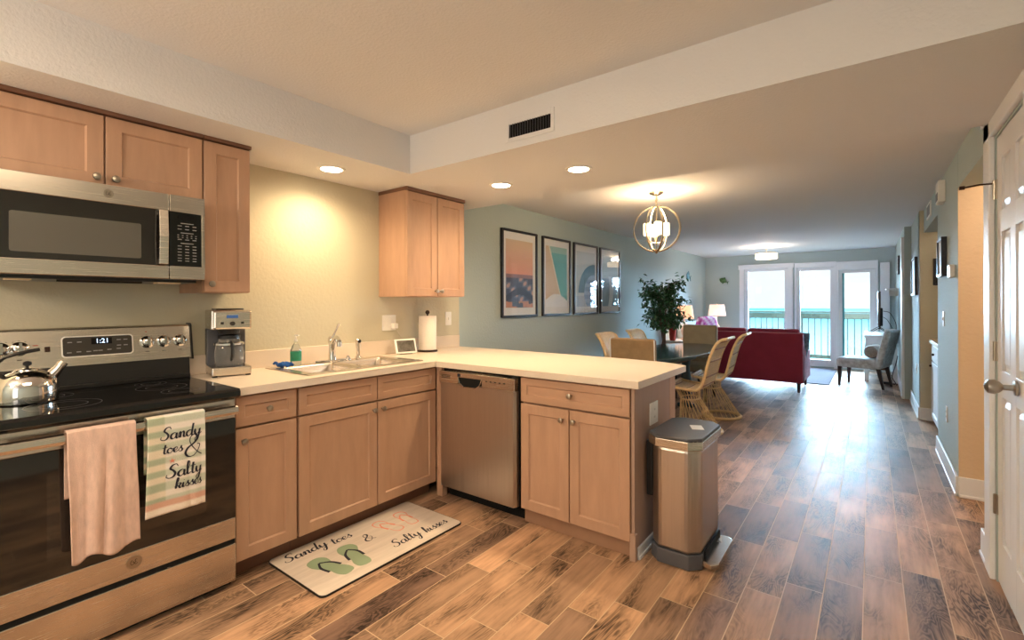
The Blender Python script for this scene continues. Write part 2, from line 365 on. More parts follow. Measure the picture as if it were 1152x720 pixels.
# handwritten script letters as pen strokes: baseline 0, x-height 1
GL = {
 'S': ([[(1.25, 1.7), (1.0, 2.1), (.5, 1.95), (.3, 1.5), (.7, 1.1), (.95, .65), (.75, .15), (.3, 0), (-.1, .25), (-.05, .6)]], 1.3),
 'a': ([[(.85, .85), (.55, 1), (.15, .75), (.08, .3), (.35, 0), (.7, .25), (.88, .95), (.85, .3), (1.0, 0), (1.28, .3)]], 1.2),
 'n': ([[(-.05, .3), (.15, .95), (.3, .8), (.25, 0), (.35, .6), (.65, 1.0), (.82, .7), (.8, .2), (.98, 0), (1.22, .3)]], 1.2),
 'd': ([[(.85, .85), (.55, 1), (.15, .75), (.08, .3), (.35, 0), (.7, .3), (.92, 1.2), (1.0, 2.1), (.9, 1.0), (.86, .25), (1.02, 0), (1.3, .3)]], 1.25),
 'y': ([[(-.05, .4), (.12, 1), (.18, .4), (.4, .05), (.7, .35), (.88, 1), (.82, 0), (.6, -.9), (.3, -1.05), (.22, -.6), (.7, -.1), (1.2, .35)]], 1.15),
 't': ([[(.38, 1.8), (.3, .9), (.3, .2), (.5, 0), (.82, .3)], [(-.05, 1.2), (.75, 1.3)]], .8),
 'o': ([[(.5, 1), (.15, .8), (.05, .4), (.3, 0), (.7, .1), (.85, .5), (.7, .9), (.45, 1), (.75, .78), (1.05, .85)]], 1.0),
 'e': ([[(0, .3), (.4, .4), (.75, .75), (.5, 1), (.15, .7), (.15, .25), (.45, 0), (.95, .35)]], .9),
 's': ([[(-.05, .15), (.3, .7), (.5, 1.1), (.5, .7), (.72, .35), (.6, .02), (.3, 0), (.15, .15)], [(.62, .05), (.9, .3)]], .85),
 'l': ([[(0, .25), (.4, 1.1), (.5, 1.85), (.3, 2.1), (.18, 1.5), (.2, .3), (.4, 0), (.7, .3)]], .65),
 'k': ([[(-.05, .3), (.35, 1.3), (.45, 1.95), (.28, 2.1), (.18, 1.4), (.15, 0)], [(.17, .4), (.5, 1.0), (.8, .9), (.6, .5), (.3, .5), (.55, .4), (.78, 0), (1.05, .25)]], 1.0),
 'i': ([[(0, .3), (.22, .98), (.2, .3), (.35, 0), (.65, .3)], [(.28, 1.38), (.34, 1.5)]], .6),
 '&': ([[(1.5, 0), (1.0, .4), (.45, 1.15), (.38, 1.7), (.68, 2.0), (.98, 1.7), (.8, 1.25), (.25, .8), (.08, .35), (.35, 0), (.8, .05), (1.15, .5), (1.25, .95), (1.02, 1.05)]], 1.5),
}
def script(mb, s, x, y, sc, fn, wd=0.1, slant=0.12):
    """pen-stroke ribbons; fn maps (u, v) on the surface to a point"""
    for ch in s:
        if ch == ' ': x += .6 * sc; continue
        st, adv = GL[ch]
        for line in st:
            P = cat_rom([(a, b, 0) for a, b in line], 5); n = len(P); L_, R_ = [], []
            for i, p in enumerate(P):
                t = (P[min(i + 1, n - 1)] - P[max(i - 1, 0)]).normalized(); nn = Vector((-t.y, t.x, 0))
                ww = wd * (0.55 + 0.9 * max(0, -t.y)) * 0.5
                for q, side in ((p + nn * ww, L_), (p - nn * ww, R_)):
                    side.append(mb.v(fn(x + (q.x + slant * q.y) * sc, y + q.y * sc)))
            for i in range(n - 1): mb.f([L_[i], L_[i + 1], R_[i + 1], R_[i]])
        x += adv * sc * 0.97
    return x

# ================================================================== STRUCTURE
WL, WR = -2.975, 0.462
S, T, CE, SF, SY, SX = 2.14, 2.389, 2.305, 3.172, 2.072, -2.392
FW = 11.16
struct(MB().box(-3.2, 2.3, -2.2, FW + .2, -0.12, 0).obj('floor', M['floor']))
struct(MB().box(WL - .12, WL, 3.145, FW + .15, 0, 2.6).obj('wall_left', M['wall']))
struct(MB().box(WL - .12, WL, -2.2, 3.145, 0, 2.6).obj('wall_left_kitchen', M['wallk']))
# far wall with three openings
m = MB()
ops = [(-2.18, -1.36, .12, 2.0), (-1.20, -.58, .03, 1.99), (-.50, .06, .03, 1.92)]
xs = -3.0
for (a, b, z0, z1) in ops:
    m.box(xs, a, FW, FW + .15, 0, 2.6); m.box(a, b, FW, FW + .15, z1, 2.6); m.box(a, b, FW, FW + .15, 0, z0); xs = b
m.box(xs, 0.9, FW, FW + .15, 0, 2.6)
struct(m.obj('wall_far', M['wall']))
# right wall: living room part, short return, niche, middle part, hall opening, door part
WR3, WR2 = 0.352, 0.425
m = MB(); m.box(WR3, WR3 + .13, 8.25, FW, 0, 2.6); m.obj('wall_right_living', M['wall']); struct(bpy.data.objects['wall_right_living'])
struct(MB().box(WR2, WR2 + .12, 6.92, 8.25, 0, 2.6).obj('wall_right_return', M['wall']))
m = MB(); m.box(WR, WR + .12, 4.336, 5.55, 0, 2.6); m.box(WR, WR + .12, 5.55, 6.92, 2.06, 2.6); m.box(WR, WR + .12, 3.42, 4.33, 2.06, 2.6)
m.box(WR, WR + .12, 3.12, 3.42, 0, 2.6); m.box(WR, WR + .12, 2.50, 3.12, 2.06, 2.6); m.box(WR, WR + .12, -2.2, 2.50, 0, 2.6)
struct(m.obj('wall_right', M['wall']))
struct(MB().box(WR2, 1.5, 6.9, 7.02, 0, 2.6).obj('wall_niche_far', M['wallk']))
struct(MB().box(1.4, 1.5, 5.3, 6.9, 0, 2.6).obj('wall_niche_back', M['wallw']))
struct(MB().box(WR + .121, 1.5, 5.43, 5.54, 0, 2.6).obj('wall_niche_near', M['wallw']))
struct(MB().box(WR + .0008, 2.2, 4.33, 4.45, 0, 2.6).obj('wall_hall_far', M['wallw']))
struct(MB().box(2.1, 2.2, 3.3, 4.33, 0, 2.6).obj('wall_hall_side', M['wallw']))
struct(MB().box(WR + .121, 2.2, 3.3, 3.4, 0, 2.6).obj('wall_hall_near', M['wallw']))
struct(MB().box(WL, WR + .1, -2.2, -2.1, 0, 2.6).obj('wall_back', M['wall']))
# ceilings
struct(MB().box(-3.1, 2.3, SF, FW + .15, CE, CE + .12).obj('ceiling', M['ceil']))
struct(MB().box(SX - .05, 0.6, -2.2, SY + .05, T, T + .12).obj('ceiling_tray', M['ceil']))
m = MB(); m.box(WL, SX, -2.2, SF, S, 2.5); m.box(SX, 0.58, SY, SF, S, 2.5); m.box(SX, 0.58, -2.2, -1.5, S, 2.5)
struct(m.obj('ceiling_soffit', M['ceil']))

def baseboard(name, mx, a, b, h=.135, t=.015):
    m = MB(mx); m.box(a, b, 0, t, 0, h); m.box(a, b, 0, t + .006, 0, .02)
    return struct(m.obj(name, M['trim'], bevel=.004))
baseboard('baseboard_right', mxW(WR), -5.55, -4.33)
baseboard('baseboard_right_hall', mxY(4.33), WR + .0, 2.1)
baseboard('baseboard_right_door', mxW(WR), -3.42, -3.27)
baseboard('baseboard_right_return', mxW(WR2), -8.22, -6.9)
baseboard('baseboard_niche', mxY(6.9), WR2, .62)
baseboard('baseboard_living', mxW(WR3), -11.1, -8.5)
baseboard('baseboard_far', mxY(FW), WL, -2.35)
baseboard('baseboard_left', mxX(WL), 3.0, 11.1)
baseboard('baseboard_peninsula', mxX(-.950), 2.30, 2.79, .06, .012)

# window 1 and the two glazed doors in the far wall
def glazed(name, a, b, z0, z1, gx0, gx1, gz0, gz1, ext=.09, handle=False, header=.10, oh=.03):
    m = MB(mxY(FW))
    m.box(a - ext, a, 0, .025, 0, z1 + .02); m.box(b, b + ext, 0, .025, 0, z1 + .02); m.box(a - ext - oh * .6, b + ext + oh * .6, 0, .035, z1, z1 + header); m.box(a - ext - oh, b + ext + oh, 0, .045, z1 + header - .02, z1 + header)
    fr = struct(m.obj(name, M['trim'], bevel=.004))
    m = MB(mxY(FW)); d0, d1 = -.09, -.03
    m.box(a, gx0, d0, d1, z0, z1); m.box(gx1, b, d0, d1, z0, z1); m.box(gx0, gx1, d0, d1, gz1, z1); m.box(gx0, gx1, d0, d1, z0, gz0)
    m.obj('sash', M['trim'], fr, bevel=.004)
    MB(mxY(FW)).box(gx0 - .005, gx1 + .005, -.064, -.058, gz0 - .005, gz1 + .005).obj('pane', M['pane'], fr)
    if handle:
        MB(mxY(FW)).box(gx0 - .06, gx0 - .035, -.03, .0, .95, 1.15).obj('handle', M['white'], fr, bevel=.004)
    return fr
glazed('window_1', -2.18, -1.36, .12, 2.0, -2.11, -1.42, .22, 1.95)
glazed('door_2', -1.20, -.58, .03, 1.99, -1.15, -.64, .16, 1.93, ext=.04, oh=0)
d3 = glazed('door_3', -.50, .06, .03, 1.92, -.45, -.02, .16, 1.86, handle=True, ext=.04, header=.16, oh=0)
MB(mxY(FW)).box(-.47, -.415, -.056, -.05, .16, 1.86).obj('teal_edge_strip', mat('teal_tinted_edge', (70, 150, 160), .3), d3)
struct(MB(mxY(FW)).box(.13, .27, 0, .04, 0, 2.03).obj('trim_1', M['trim'], bevel=.005))

# right-hand door in its casing
m = MB(mxW(WR)); m.box(-3.26, -3.13, 0, .022, 0, 2.17); m.box(-3.26, -2.40, 0, .022, 2.07, 2.17); m.box(-3.28, -2.38, 0, .03, 2.15, 2.175); m.box(-2.5, -2.38, 0, .022, 0, 2.07)
struct(m.obj('trim_2', M['trim'], bevel=.005))
def panel_door(name, mx, a, b, z0, z1, t=.035):
    m = MB(mx); w_ = b - a; st = .095; mid = .09
    cols = [(a + st, a + w_ / 2 - mid / 2), (a + w_ / 2 + mid / 2, b - st)]
    rows = [(z0 + .20, z0 + .86), (z0 + .98, z0 + 1.60), (z0 + 1.70, z1 - .11)]
    xs = [a, cols[0][0], cols[0][1], cols[1][0], cols[1][1], b]
    m.box(a, b, -t, -.012, z0, z1)
    for i in (0, 2, 4): m.box(xs[i], xs[i + 1], -.012, 0, z0, z1)
    zz = [z0, rows[0][0], rows[0][1], rows[1][0], rows[1][1], rows[2][0], rows[2][1], z1]
    for c0, c1 in cols:
        for i in (0, 2, 4, 6): m.box(c0, c1, -.012, 0, zz[i], zz[i + 1])
        for r0, r1 in rows:
            g = .012; q = .035
            o1 = [(c0 + g, r0 + g), (c1 - g, r0 + g), (c1 - g, r1 - g), (c0 + g, r1 - g)]; i1 = [(c0 + q, r0 + q), (c1 - q, r0 + q), (c1 - q, r1 - q), (c0 + q, r1 - q)]
            m.rings([[(x, -.012, z) for x, z in o1], [(x, -.003, z) for x, z in i1]], True)
    return struct(m.obj(name, M['trim'], bevel=.002))
d = panel_door('door_1', mxW(WR + .004), -3.115, -2.505, .012, 2.055)
mx = mxW(WR)
for z in (.36, 1.07, 1.82):
    h = MB(mx); h.lathe([(.007, -.045), (.007, .045)], (-3.122, .004, z), 10); h.box(-3.135, -3.105, -.006, .001, z - .045, z + .045); h.obj('hinge', M['nickel'], d)
h = MB(mx); h.lathe([(.03, 0), (.03, .008), (.012, .012), (.011, .04), (.022, .05), (.03, .065), (.027, .085), (.01, .095)], (-2.72, 0, .955), 20, 'y'); h.obj('door_knob', M['nickel'], d, smooth=True)
h = MB(mx); h.tube([(-3.122, .008, 1.85), (-3.14, .05, 1.855), (-3.16, .10, 1.852)], .004); h.lathe([(.009, .0), (.009, .02)], (-3.163, .10, 1.852), 10, 'y'); h.obj('door_stop', M['bronze'], d)
# living-room door casing seen edge-on
struct(MB(mxW(WR3)).box(-8.45, -8.25, 0, .03, 0, 2.17).obj('trim_3', M['trim'], bevel=.004))

# ================================================================== LAMPS (kitchen)
for nm, (x, y), e, lab in (('hall', (1.25, 3.86), 16, 'flush ceiling light in the side hall'), ('niche', (.95, 6.2), 2.5, 'flush ceiling light in the cabinet niche')):
    t = thing('flush_light', lab, 'ceiling light', (x, y, CE)); MB().lathe([(.13, 0), (.13, -.03), (.02, -.05)], (x, y, CE), 24).obj('dome', M['white'], t, smooth=True)
    l = lamp('flush_lamp', 'POINT', (0, 0, -.12), e, (1.0, .82, .64), shadow_soft_size=.08); l.parent = t

def can(x, y, seen, lab):
    t = thing('recessed_light', lab, 'ceiling light', (x, y, S - .006), 0, 'recessed ceiling lights')
    MB().lathe([(.085, 0), (.085, -.006), (.066, -.006), (.062, 0)], (x, y, S), 28, cap=False).obj('trim_ring', M['white'], t, smooth=True)
    MB().lathe([(.066, -.001), (.066, -.004)], (x, y, S), 28).obj('lens', M['candisc'], t)
    l = lamp('recessed_lamp', 'SPOT', (0, 0, -.012), 31, (1.0, .73, .42), (0, 0, 0), spot_size=R(165), spot_blend=0.9, shadow_soft_size=.06); l.parent = t
can(-2.686, 1.692, 1, 'recessed ceiling light nearest the stove cabinets, over the sink')
can(-2.10, 2.656, 1, 'recessed ceiling light between the sink light and the vent side light')
can(-1.463, 2.635, 1, 'recessed ceiling light below the air vent, rightmost of the three')
can(-2.686, -.15, 0, 'recessed ceiling light left of the stove, added unseen to light the kitchen')  # this one and the next are unseen, added for extra kitchen light
can(-1.5, -1.85, 0, 'recessed ceiling light added unseen behind the camera to light the kitchen')
# fluorescent box fixture in the raised tray, out of view, added for soft light
t = thing('unseen_fill_panel', 'added unseen box light on the raised kitchen ceiling for soft fill', 'ceiling light', (-.95, .1, T))
MB().box(-1.35, -.55, -.55, .55, T - .035, T).obj('housing', M['white'], t, bevel=.008)
MB().box(-1.31, -.59, -.51, .51, T - .055, T - .034).obj('diffuser', M['white'], t, bevel=.008)
l = lamp('added_panel_lamp', 'AREA', (0, 0, -.075), 14, (1.0, 0.76, 0.50), (0, 0, 0), shape='RECTANGLE', size=.75, size_y=1.0); l.parent = t

# globe floor lamp invented behind the camera to fill the kitchen from the front
t = thing('unseen_fill_lamp', 'added unseen floor lamp behind the camera filling the kitchen with light', 'lamp', (-1.95, -1.15, 0), local=True)
MB().lathe([(.14, 0), (.14, .02), (.02, .03), (.012, .05), (.012, 1.62), (.05, 1.64), (.05, 1.66)], (0, 0, 0), 24).obj('stand', M['gold'], t, smooth=30)
MB().tube([(.16 * math.cos(a), .16 * math.sin(a), 1.66) for a in (2 * math.pi * j / 24 for j in range(24))], .006, 6, closed=True).obj('ring', M['gold'], t)
l = lamp('unseen_fill_bulb', 'POINT', (0, 0, 1.82), 38, (1.0, .78, .56), shadow_soft_size=.16); l.parent = t
l = lamp('added_front_fill', 'AREA', (-.35, -2.08, 1.35), 9, (1.0, .90, .80), (R(90), 0, 0), shape='RECTANGLE', size=1.3, size_y=1.5)  # extra front fill added at the back wall, which has no window
# ================================================================== KITCHEN
CF, PF, PE, CT, DF, DP = -2.327, 2.234, -.912, .912, -2.357, 2.264
def shaker(mb, a, b, z0, z1, st=.055, t=.02):
    def rc(x0, x1, w0, w1, y): return [(x0, y, w0), (x1, y, w0), (x1, y, w1), (x0, y, w1)]
    mb.rings([rc(a, b, z0, z1, 0), rc(a, b, z0, z1, t - .002), rc(a + .002, b - .002, z0 + .002, z1 - .002, t), rc(a + st, b - st, z0 + st, z1 - st, t), rc(a + st + .006, b - st - .006, z0 + st + .006, z1 - st - .006, t - .009)])
def door_part(name, mx, a, b, z0, z1, parent, knob=None, st=.055, horiz=False):
    m = MB(mx); shaker(m, a, b, z0, z1, st); o = m.obj(name, M['mapleh' if horiz else 'maple'], parent)
    if knob:
        k = MB(mx); k.lathe([(.007, .0), (.006, .014), (.013, .019), (.016, .025), (.014, .03), (.004, .033)], (knob[0], .02, knob[1]), 16, 'y'); k.obj('knob', M['nickel'], o, smooth=True)
    return o
# left-run drawer cabinet
t = thing('base_cabinet', 'narrow maple base cabinet with drawer and door right of the stove', 'cabinet', (-2.6, 1.13, 0))
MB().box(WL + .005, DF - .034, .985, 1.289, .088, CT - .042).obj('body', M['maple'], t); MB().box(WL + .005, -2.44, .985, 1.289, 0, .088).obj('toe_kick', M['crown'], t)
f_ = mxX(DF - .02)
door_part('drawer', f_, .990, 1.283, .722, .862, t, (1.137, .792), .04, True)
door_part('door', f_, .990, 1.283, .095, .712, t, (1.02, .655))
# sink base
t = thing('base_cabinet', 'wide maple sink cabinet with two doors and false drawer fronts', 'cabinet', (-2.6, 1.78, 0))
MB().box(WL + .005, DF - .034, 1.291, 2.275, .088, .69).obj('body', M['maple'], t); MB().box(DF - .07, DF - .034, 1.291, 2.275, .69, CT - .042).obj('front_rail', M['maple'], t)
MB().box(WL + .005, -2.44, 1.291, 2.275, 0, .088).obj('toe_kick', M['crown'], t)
door_part('drawer_front', f_, 1.297, 1.782, .722, .862, t, None, .04, True)
door_part('drawer_front', f_, 1.788, 2.262, .722, .862, t, None, .04, True)
door_part('door', f_, 1.297, 1.782, .095, .712, t, (1.752, .668))
door_part('door', f_, 1.788, 2.262, .095, .712, t, (1.818, .668))
tag(MB().box(-2.357, -2.306, DP + .005, DP + .05, 0, CT - .042).obj('corner_filler', M['maple'], bevel=.001), 'slim maple filler strip in the inner corner left of the dishwasher', 'filler strip')
# peninsula cabinet
t = thing('base_cabinet', 'maple peninsula cabinet with wide drawer over two doors', 'cabinet', (-1.3, 2.6, 0))
MB().box(-1.652, -.968, DP + .034, 2.80, .088, CT - .042).obj('body', M['maple'], t); MB().box(-1.652, -.968, DP + .045, 2.79, 0, .088).obj('toe_kick', M['toe'], t, bevel=.002)
f2 = mxY(DP + .02)
door_part('drawer', f2, -1.648, -.972, .722, .862, t, (-1.31, .792), .04, True)
door_part('door', f2, -1.648, -1.325, .095, .712, t, (-1.362, .655))
door_part('door', f2, -1.319, -.972, .095, .712, t, (-1.288, .655))
t2 = MB().box(-.967, -.951, DP + .012, 2.80, 0, CT - .042).obj('end_panel', M['maplegrey'], t)
MB().box(-.975, -.944, DP + .003, DP + .03, 0, .135).obj('corner_block', M['maplegrey'], t, bevel=.002)
tag(MB().box(-2.95, -.951, 2.805, 2.90, 0, CT - .042).obj('bar_back_panel', M['maple'], bevel=.002), 'maple bar back panel closing the dining side of the peninsula', 'panel')

# worktop: L shape with a hole for the sink, bowed corner on the bar side
HX0, HX1, HY0, HY1 = -2.80, -2.44, 1.42, 2.14
m = MB(); z0, z1 = CT - .038, CT
m.box(WL, CF, .988, HY0, z0, z1); m.box(WL, HX0, HY0, HY1, z0, z1); m.box(HX1, CF, HY0, HY1, z0, z1); m.box(WL, CF, HY1, PF, z0, z1)
m.prism([(WL, PF), (PE, PF), (PE, 2.985), (-1.0, 3.045), (-1.12, 3.085), (-1.35, 3.11), (-1.9, 3.13), (WL, 3.135)], z0, z1)
wt = tag(m.obj('worktop', M['lam'], weld=True, bevel=.002), 'cream laminate worktop running L shaped round to the bar peninsula', 'worktop')
MB().box(WL, WL + .02, 1.006, 3.13, CT, 1.017).obj('backsplash', M['lam'], wt, bevel=.003)

# double bowl sink
t = thing('kitchen_sink', 'stainless double bowl drop-in sink in the worktop', 'sink', (-2.64, 1.78, CT))
m = MB(); zt = CT + .006
X0, X1, Y0, Y1 = -2.885, -2.405, 1.375, 2.195
def rrect(x0, x1, y0, y1, r, z, n=5):
    out = []
    for cx, cy, a0 in ((x1 - r, y1 - r, 0), (x0 + r, y1 - r, 90), (x0 + r, y0 + r, 180), (x1 - r, y0 + r, 270)):
        for i in range(n + 1):
            a = R(a0 + 90 * i / n); out.append((cx + r * math.cos(a), cy + r * math.sin(a), z))
    return out
bowls = [(-2.79, -2.45, 1.43, 1.755), (-2.79, -2.45, 1.805, 2.13)]
# rim plates
m.box(X0, -2.79, Y0, Y1, CT, zt); m.box(-2.45, X1, Y0, Y1, CT, zt); m.box(-2.79, -2.45, Y0, 1.43, CT, zt); m.box(-2.79, -2.45, 1.755, 1.805, CT - .02, zt); m.box(-2.79, -2.45, 2.13, Y1, CT, zt)
m.obj('rim', M['steel'], t, bevel=.003)
for (a, b, c, e) in bowls:
    m = MB(); rs = [rrect(a, b, c, e, .002, zt - .001), rrect(a + .004, b - .004, c + .004, e - .004, .03, CT - .012), rrect(a + .012, b - .012, c + .012, e - .012, .05, CT - .13), rrect(a + .04, b - .04, c + .04, e - .04, .05, CT - .16)]
    vs = m.rings(rs, False); m.f(vs[-1]); bo = m.obj('bowl', M['steel'], t, smooth=50)
    MB().lathe([(.04, 0), (.04, .004), (.02, .002)], ((a + b) / 2, (c + e) / 2, CT - .161), 18).obj('drain', M['chrome'], bo)
# faucet, sprayer
t = thing('faucet', 'chrome single lever kitchen faucet behind the sink', 'faucet', (-2.86, 1.80, zt))
x, y = -2.855, 1.80
m = MB(); m.prism([(x - .028 * math.cos(a) * 1.0, y + .12 * math.sin(a)) for a in (2 * math.pi * i / 20 for i in range(20))], zt, zt + .012); m.obj('deck_plate', M['chrome'], t, bevel=.003)
m = MB(); m.lathe([(.027, .0), (.024, .02), (.021, .1), (.026, .12), (.027, .15), (.018, .165)], (x, y, zt), 20); m.obj('body', M['chrome'], t, smooth=True)
m = MB(); m.tube(cat_rom([(x + .01, y - .01, zt + .12), (x + .06, y - .02, zt + .155), (x + .12, y - .04, zt + .16), (x + .165, y - .055, zt + .14)], 5), [.014] * 16, 12); m.lathe([(.016, -.03), (.016, .0)], (x + .165, y - .055, zt + .14), 12); m.obj('spout', M['chrome'], t, smooth=True)
m = MB(); m.tube([(x, y, zt + .155), (x + .01, y + .015, zt + .19), (x + .015, y + .035, zt + .235)], [.009, .007, .008], 10); m.sphere((x + .015, y + .037, zt + .238), .011); m.obj('lever', M['chrome'], t, smooth=True)
t = thing('side_sprayer', 'chrome side sprayer standing right of the faucet', 'sprayer', (-2.86, 2.0, zt))
MB().lathe([(.024, 0), (.02, .012), (.014, .02)], (-2.855, 2.0, zt), 18).obj('base', M['chrome'], t, smooth=True)
MB().lathe([(.013, .018), (.012, .06), (.017, .10), (.018, .125), (.010, .135)], (-2.855, 2.0, zt), 18).obj('spray_head', M['steel'], t, smooth=True)
MB().sphere((-2.84, 2.0, zt + .12), .013).obj('nozzle', M['black'], t, smooth=True)
tag(MB().lathe([(.018, 0), (.016, .012), (.012, .02), (.004, .03)], (-2.85, 1.915, zt), 16).obj('soap_button', M['chrome'], smooth=True), 'small chrome cap on the sink rim between faucet and sprayer', 'sink cap')
# soap bottle
t = thing('soap_bottle', 'clear dish soap bottle with green label and white pump', 'soap bottle', (-2.84, 1.54, CT + .006))
x, y, z = -2.845, 1.545, zt
def oval(rx, ry, h, n=20): return [(x + rx * math.cos(2 * math.pi * i / n), y + ry * math.sin(2 * math.pi * i / n), z + h) for i in range(n)]
m = MB(); m.rings([oval(.022, .030, 0), oval(.024, .034, .004), oval(.024, .034, .095), oval(.016, .02, .125), oval(.009, .010, .14), oval(.009, .009, .148)]); m.obj('bottle', M['soapg'], t, smooth=50)
m = MB(); m.rings([oval(.0247, .0347, .028), oval(.0247, .0347, .088)], False); m.obj('label', M['green'], t, smooth=True)
m = MB(); m.lathe([(.011, .148), (.011, .16), (.004, .162), (.004, .18), (.009, .182), (.009, .19)], (x, y, z), 14); m.box(x - .004, x + .035, y - .005, y + .005, z + .182, z + .19); m.obj('pump', M['white'], t, smooth=40)
m = MB(); m.grid(lambda u, v: (-2.865 + .075 * u, 1.415 + .085 * v, zt + .017 + .008 * math.sin(7 * u + 3 * v) * math.sin(6 * v + 1) + .006 * math.sin(17 * v)), 14, 14)
tag(m.obj('sponge_cloth', M['blue'], smooth=True, solid=.012), 'crumpled blue scrubbing cloth on the sink rim by the soap', 'sponge')
# paper towels
t = thing('paper_towel_holder', 'white paper towel roll on a dark knobbed holder', 'paper towel holder', (-2.86, 2.655, CT))
MB().lathe([(.080, 0), (.080, .01), (.02, .014)], (-2.86, 2.655, CT), 28).obj('base', M['bronze'], t, smooth=True)
MB().lathe([(.006, .012), (.006, .30)], (-2.86, 2.655, CT), 10).obj('post', M['bronze'], t); MB().sphere((-2.86, 2.655, CT + .315), .018).obj('knob', M['bronze'], t, smooth=True)
MB().lathe([(.020, .016), (.070, .016), (.071, .03), (.071, .283), (.070, .286), (.020, .286)], (-2.86, 2.655, CT), 32).obj('paper_roll', M['paper'], t, smooth=40)
# smart display
t = thing('smart_display', 'small white smart display leaning back beside the sink', 'smart display', (-2.86, 2.42, CT), R(-14), local=True)
m = MB(frame_mx((0, 0, 0), (0, 1, 0), (1, 0, 0)))
m.prism([(.036, .008), (.030, .001), (-.045, .001), (-.03, .05)], -.05, .05, 'x'); 
mb = m; mb.obj('stand', M['grey'], t, bevel=.004)
tilt = Matrix.Translation((.040, 0, .008)) @ Matrix.Rotation(R(-20), 4, 'Y') @ frame_mx((0, 0, 0), (0, 1, 0), (1, 0, 0))
MB(tilt).box(-.088, .088, -.012, 0, 0, .115).obj('bezel', M['white'], t, bevel=.006)
MB(tilt).box(-.072, .072, 0, .001, .013, .102).obj('screen', mat('display_picture', (96, 92, 86), .2, var=.5, vscale=18), t)
# outlets and switches
def plate(name, lab, cat, mx, x, z, w_, h_, kind, group=None):
    o = thing(name, lab, cat, tuple(mx @ Vector((x, 0, z))), 0, group)
    MB(mx).box(x - w_ / 2, x + w_ / 2, 0, .006, z - h_ / 2, z + h_ / 2).obj('cover_plate', M['white'], o, bevel=.002)
    if kind == 'outlet':
        for dz in (-.02, .02):
            s_ = MB(mx).box(x - .016, x + .016, .006, .008, z + dz - .014, z + dz + .014).obj('socket', M['white'], o, bevel=.002)
            q = MB(mx); q.box(x - .007, x - .005, .008, .0085, z + dz - .005, z + dz + .005); q.box(x + .005, x + .007, .008, .0085, z + dz - .005, z + dz + .005); q.obj('slots', M['dark'], s_)
    elif kind == 'switch':
        MB(mx).box(x - .006, x + .006, .006, .014, z - .012, z + .012).obj('toggle', M['white'], o, bevel=.002)
    elif kind == 'double':
        MB(mx).box(x - .045, x - .012, .006, .009, z - .034, z + .034).obj('rocker', M['white'], o, bevel=.002)
        for dz in (-.02, .02): MB(mx).box(x + .012, x + .045, .006, .008, z + dz - .014, z + dz + .014).obj('socket', M['white'], o, bevel=.002)
    return o
plate('outlet', 'double white wall plate behind the smart display with a plug in it', 'outlet', mxX(WL), 2.36, 1.15, .13, .118, 'double')
plate('light_switch', 'white switch plate right of the paper towel roll', 'switch', mxX(WL), 3.004, 1.165, .072, .118, 'switch')
plate('outlet', 'white outlet on the peninsula end panel above the trash can', 'outlet', mxX(-.951), 2.535, .70, .115, .118, 'outlet')
o_ = plate('outlet', 'white outlet low on the right wall above the baseboard', 'outlet', mxW(WR), -4.92, .44, .075, .118, 'outlet')
plate('light_switch', 'white switch plate high on the right wall beside the niche', 'switch', mxW(WR), -5.10, 1.165, .075, .118, 'switch')
t = thing('power_adapter', 'white plug-in adapter and cord under the double wall plate', 'adapter', (-2.96, 2.39, 1.12))
MB(mxX(WL)).box(2.375, 2.415, .009, .045, 1.105, 1.145).obj('adapter_body', M['white'], t, bevel=.004)
MB().tube(cat_rom([(-2.935, 2.395, 1.105), (-2.93, 2.42, 1.07), (-2.925, 2.46, 1.0), (-2.935, 2.47, .93), (-2.935, 2.44, CT + .004)], 6), .0025, 6).obj('cord', M['cord'], t)

# dishwasher
t = thing('dishwasher', 'stainless dishwasher with pocket handle between the cabinets', 'dishwasher', (-1.98, 2.5, 0))
f3 = mxY(DP); MB().box(-2.300, -1.672, DP + .02, 2.79, .09, CT - .042).obj('body', M['black'], t)
a, b = -2.300, -1.676
m = MB(f3); m.rings([[(a, 0, .09), (a + .012, .022, .09), (b - .012, .022, .09), (b, 0, .09), (b, -.02, .09), (a, -.02, .09)][::1], [(a, 0, .775), (a + .012, .022, .775), (b - .012, .022, .775), (b, 0, .775), (b, -.02, .775), (a, -.02, .775)]]); m.obj('door', M['steelv'], t, smooth=20)
m = MB(f3); hw0, hw1 = -2.13, -1.93
m.box(a, hw0, -.02, .024, .777, .852); m.box(hw1, b, -.02, .024, .777, .852); m.box(hw0, hw1, -.02, .024, .822, .852); m.obj('control_panel', M['steel'], t, bevel=.002)
pts = [(hw0, .822), (hw1, .822), (hw1 - .015, .785), (hw1 - .05, .764), (hw0 + .05, .764), (hw0 + .015, .785)]
MB(f3).prism(pts, .0225, .0245, 'y').obj('handle_pocket', M['dark'], t)
MB(f3).tube([(p[0], .026, p[1]) for p in pts[2:] + []] if 0 else [(hw1, .026, .822), (hw1 - .015, .026, .785), (hw1 - .05, .026, .764), (hw0 + .05, .026, .764), (hw0 + .015, .026, .785), (hw0, .026, .822)], .004, 6).obj('handle_lip', M['chrome'], t)
m = MB(f3)
for i in range(5): m.box(-1.90 + i * .035, -1.885 + i * .035, .024, .0246, .815, .82)
for i in range(3): m.box(-2.28 + .0, -2.20, .024, .0246, .808 + i * .009, .812 + i * .009)
m.obj('control_marks', M['dgrey'], t)
MB(f3).box(-2.135, -2.11, .024, .0252, .826, .846).obj('logo_badge', M['ink'], t)
MB().box(-2.300, -1.672, DP + .07, 2.79, 0, .09).obj('toe_kick', M['dark'], t)

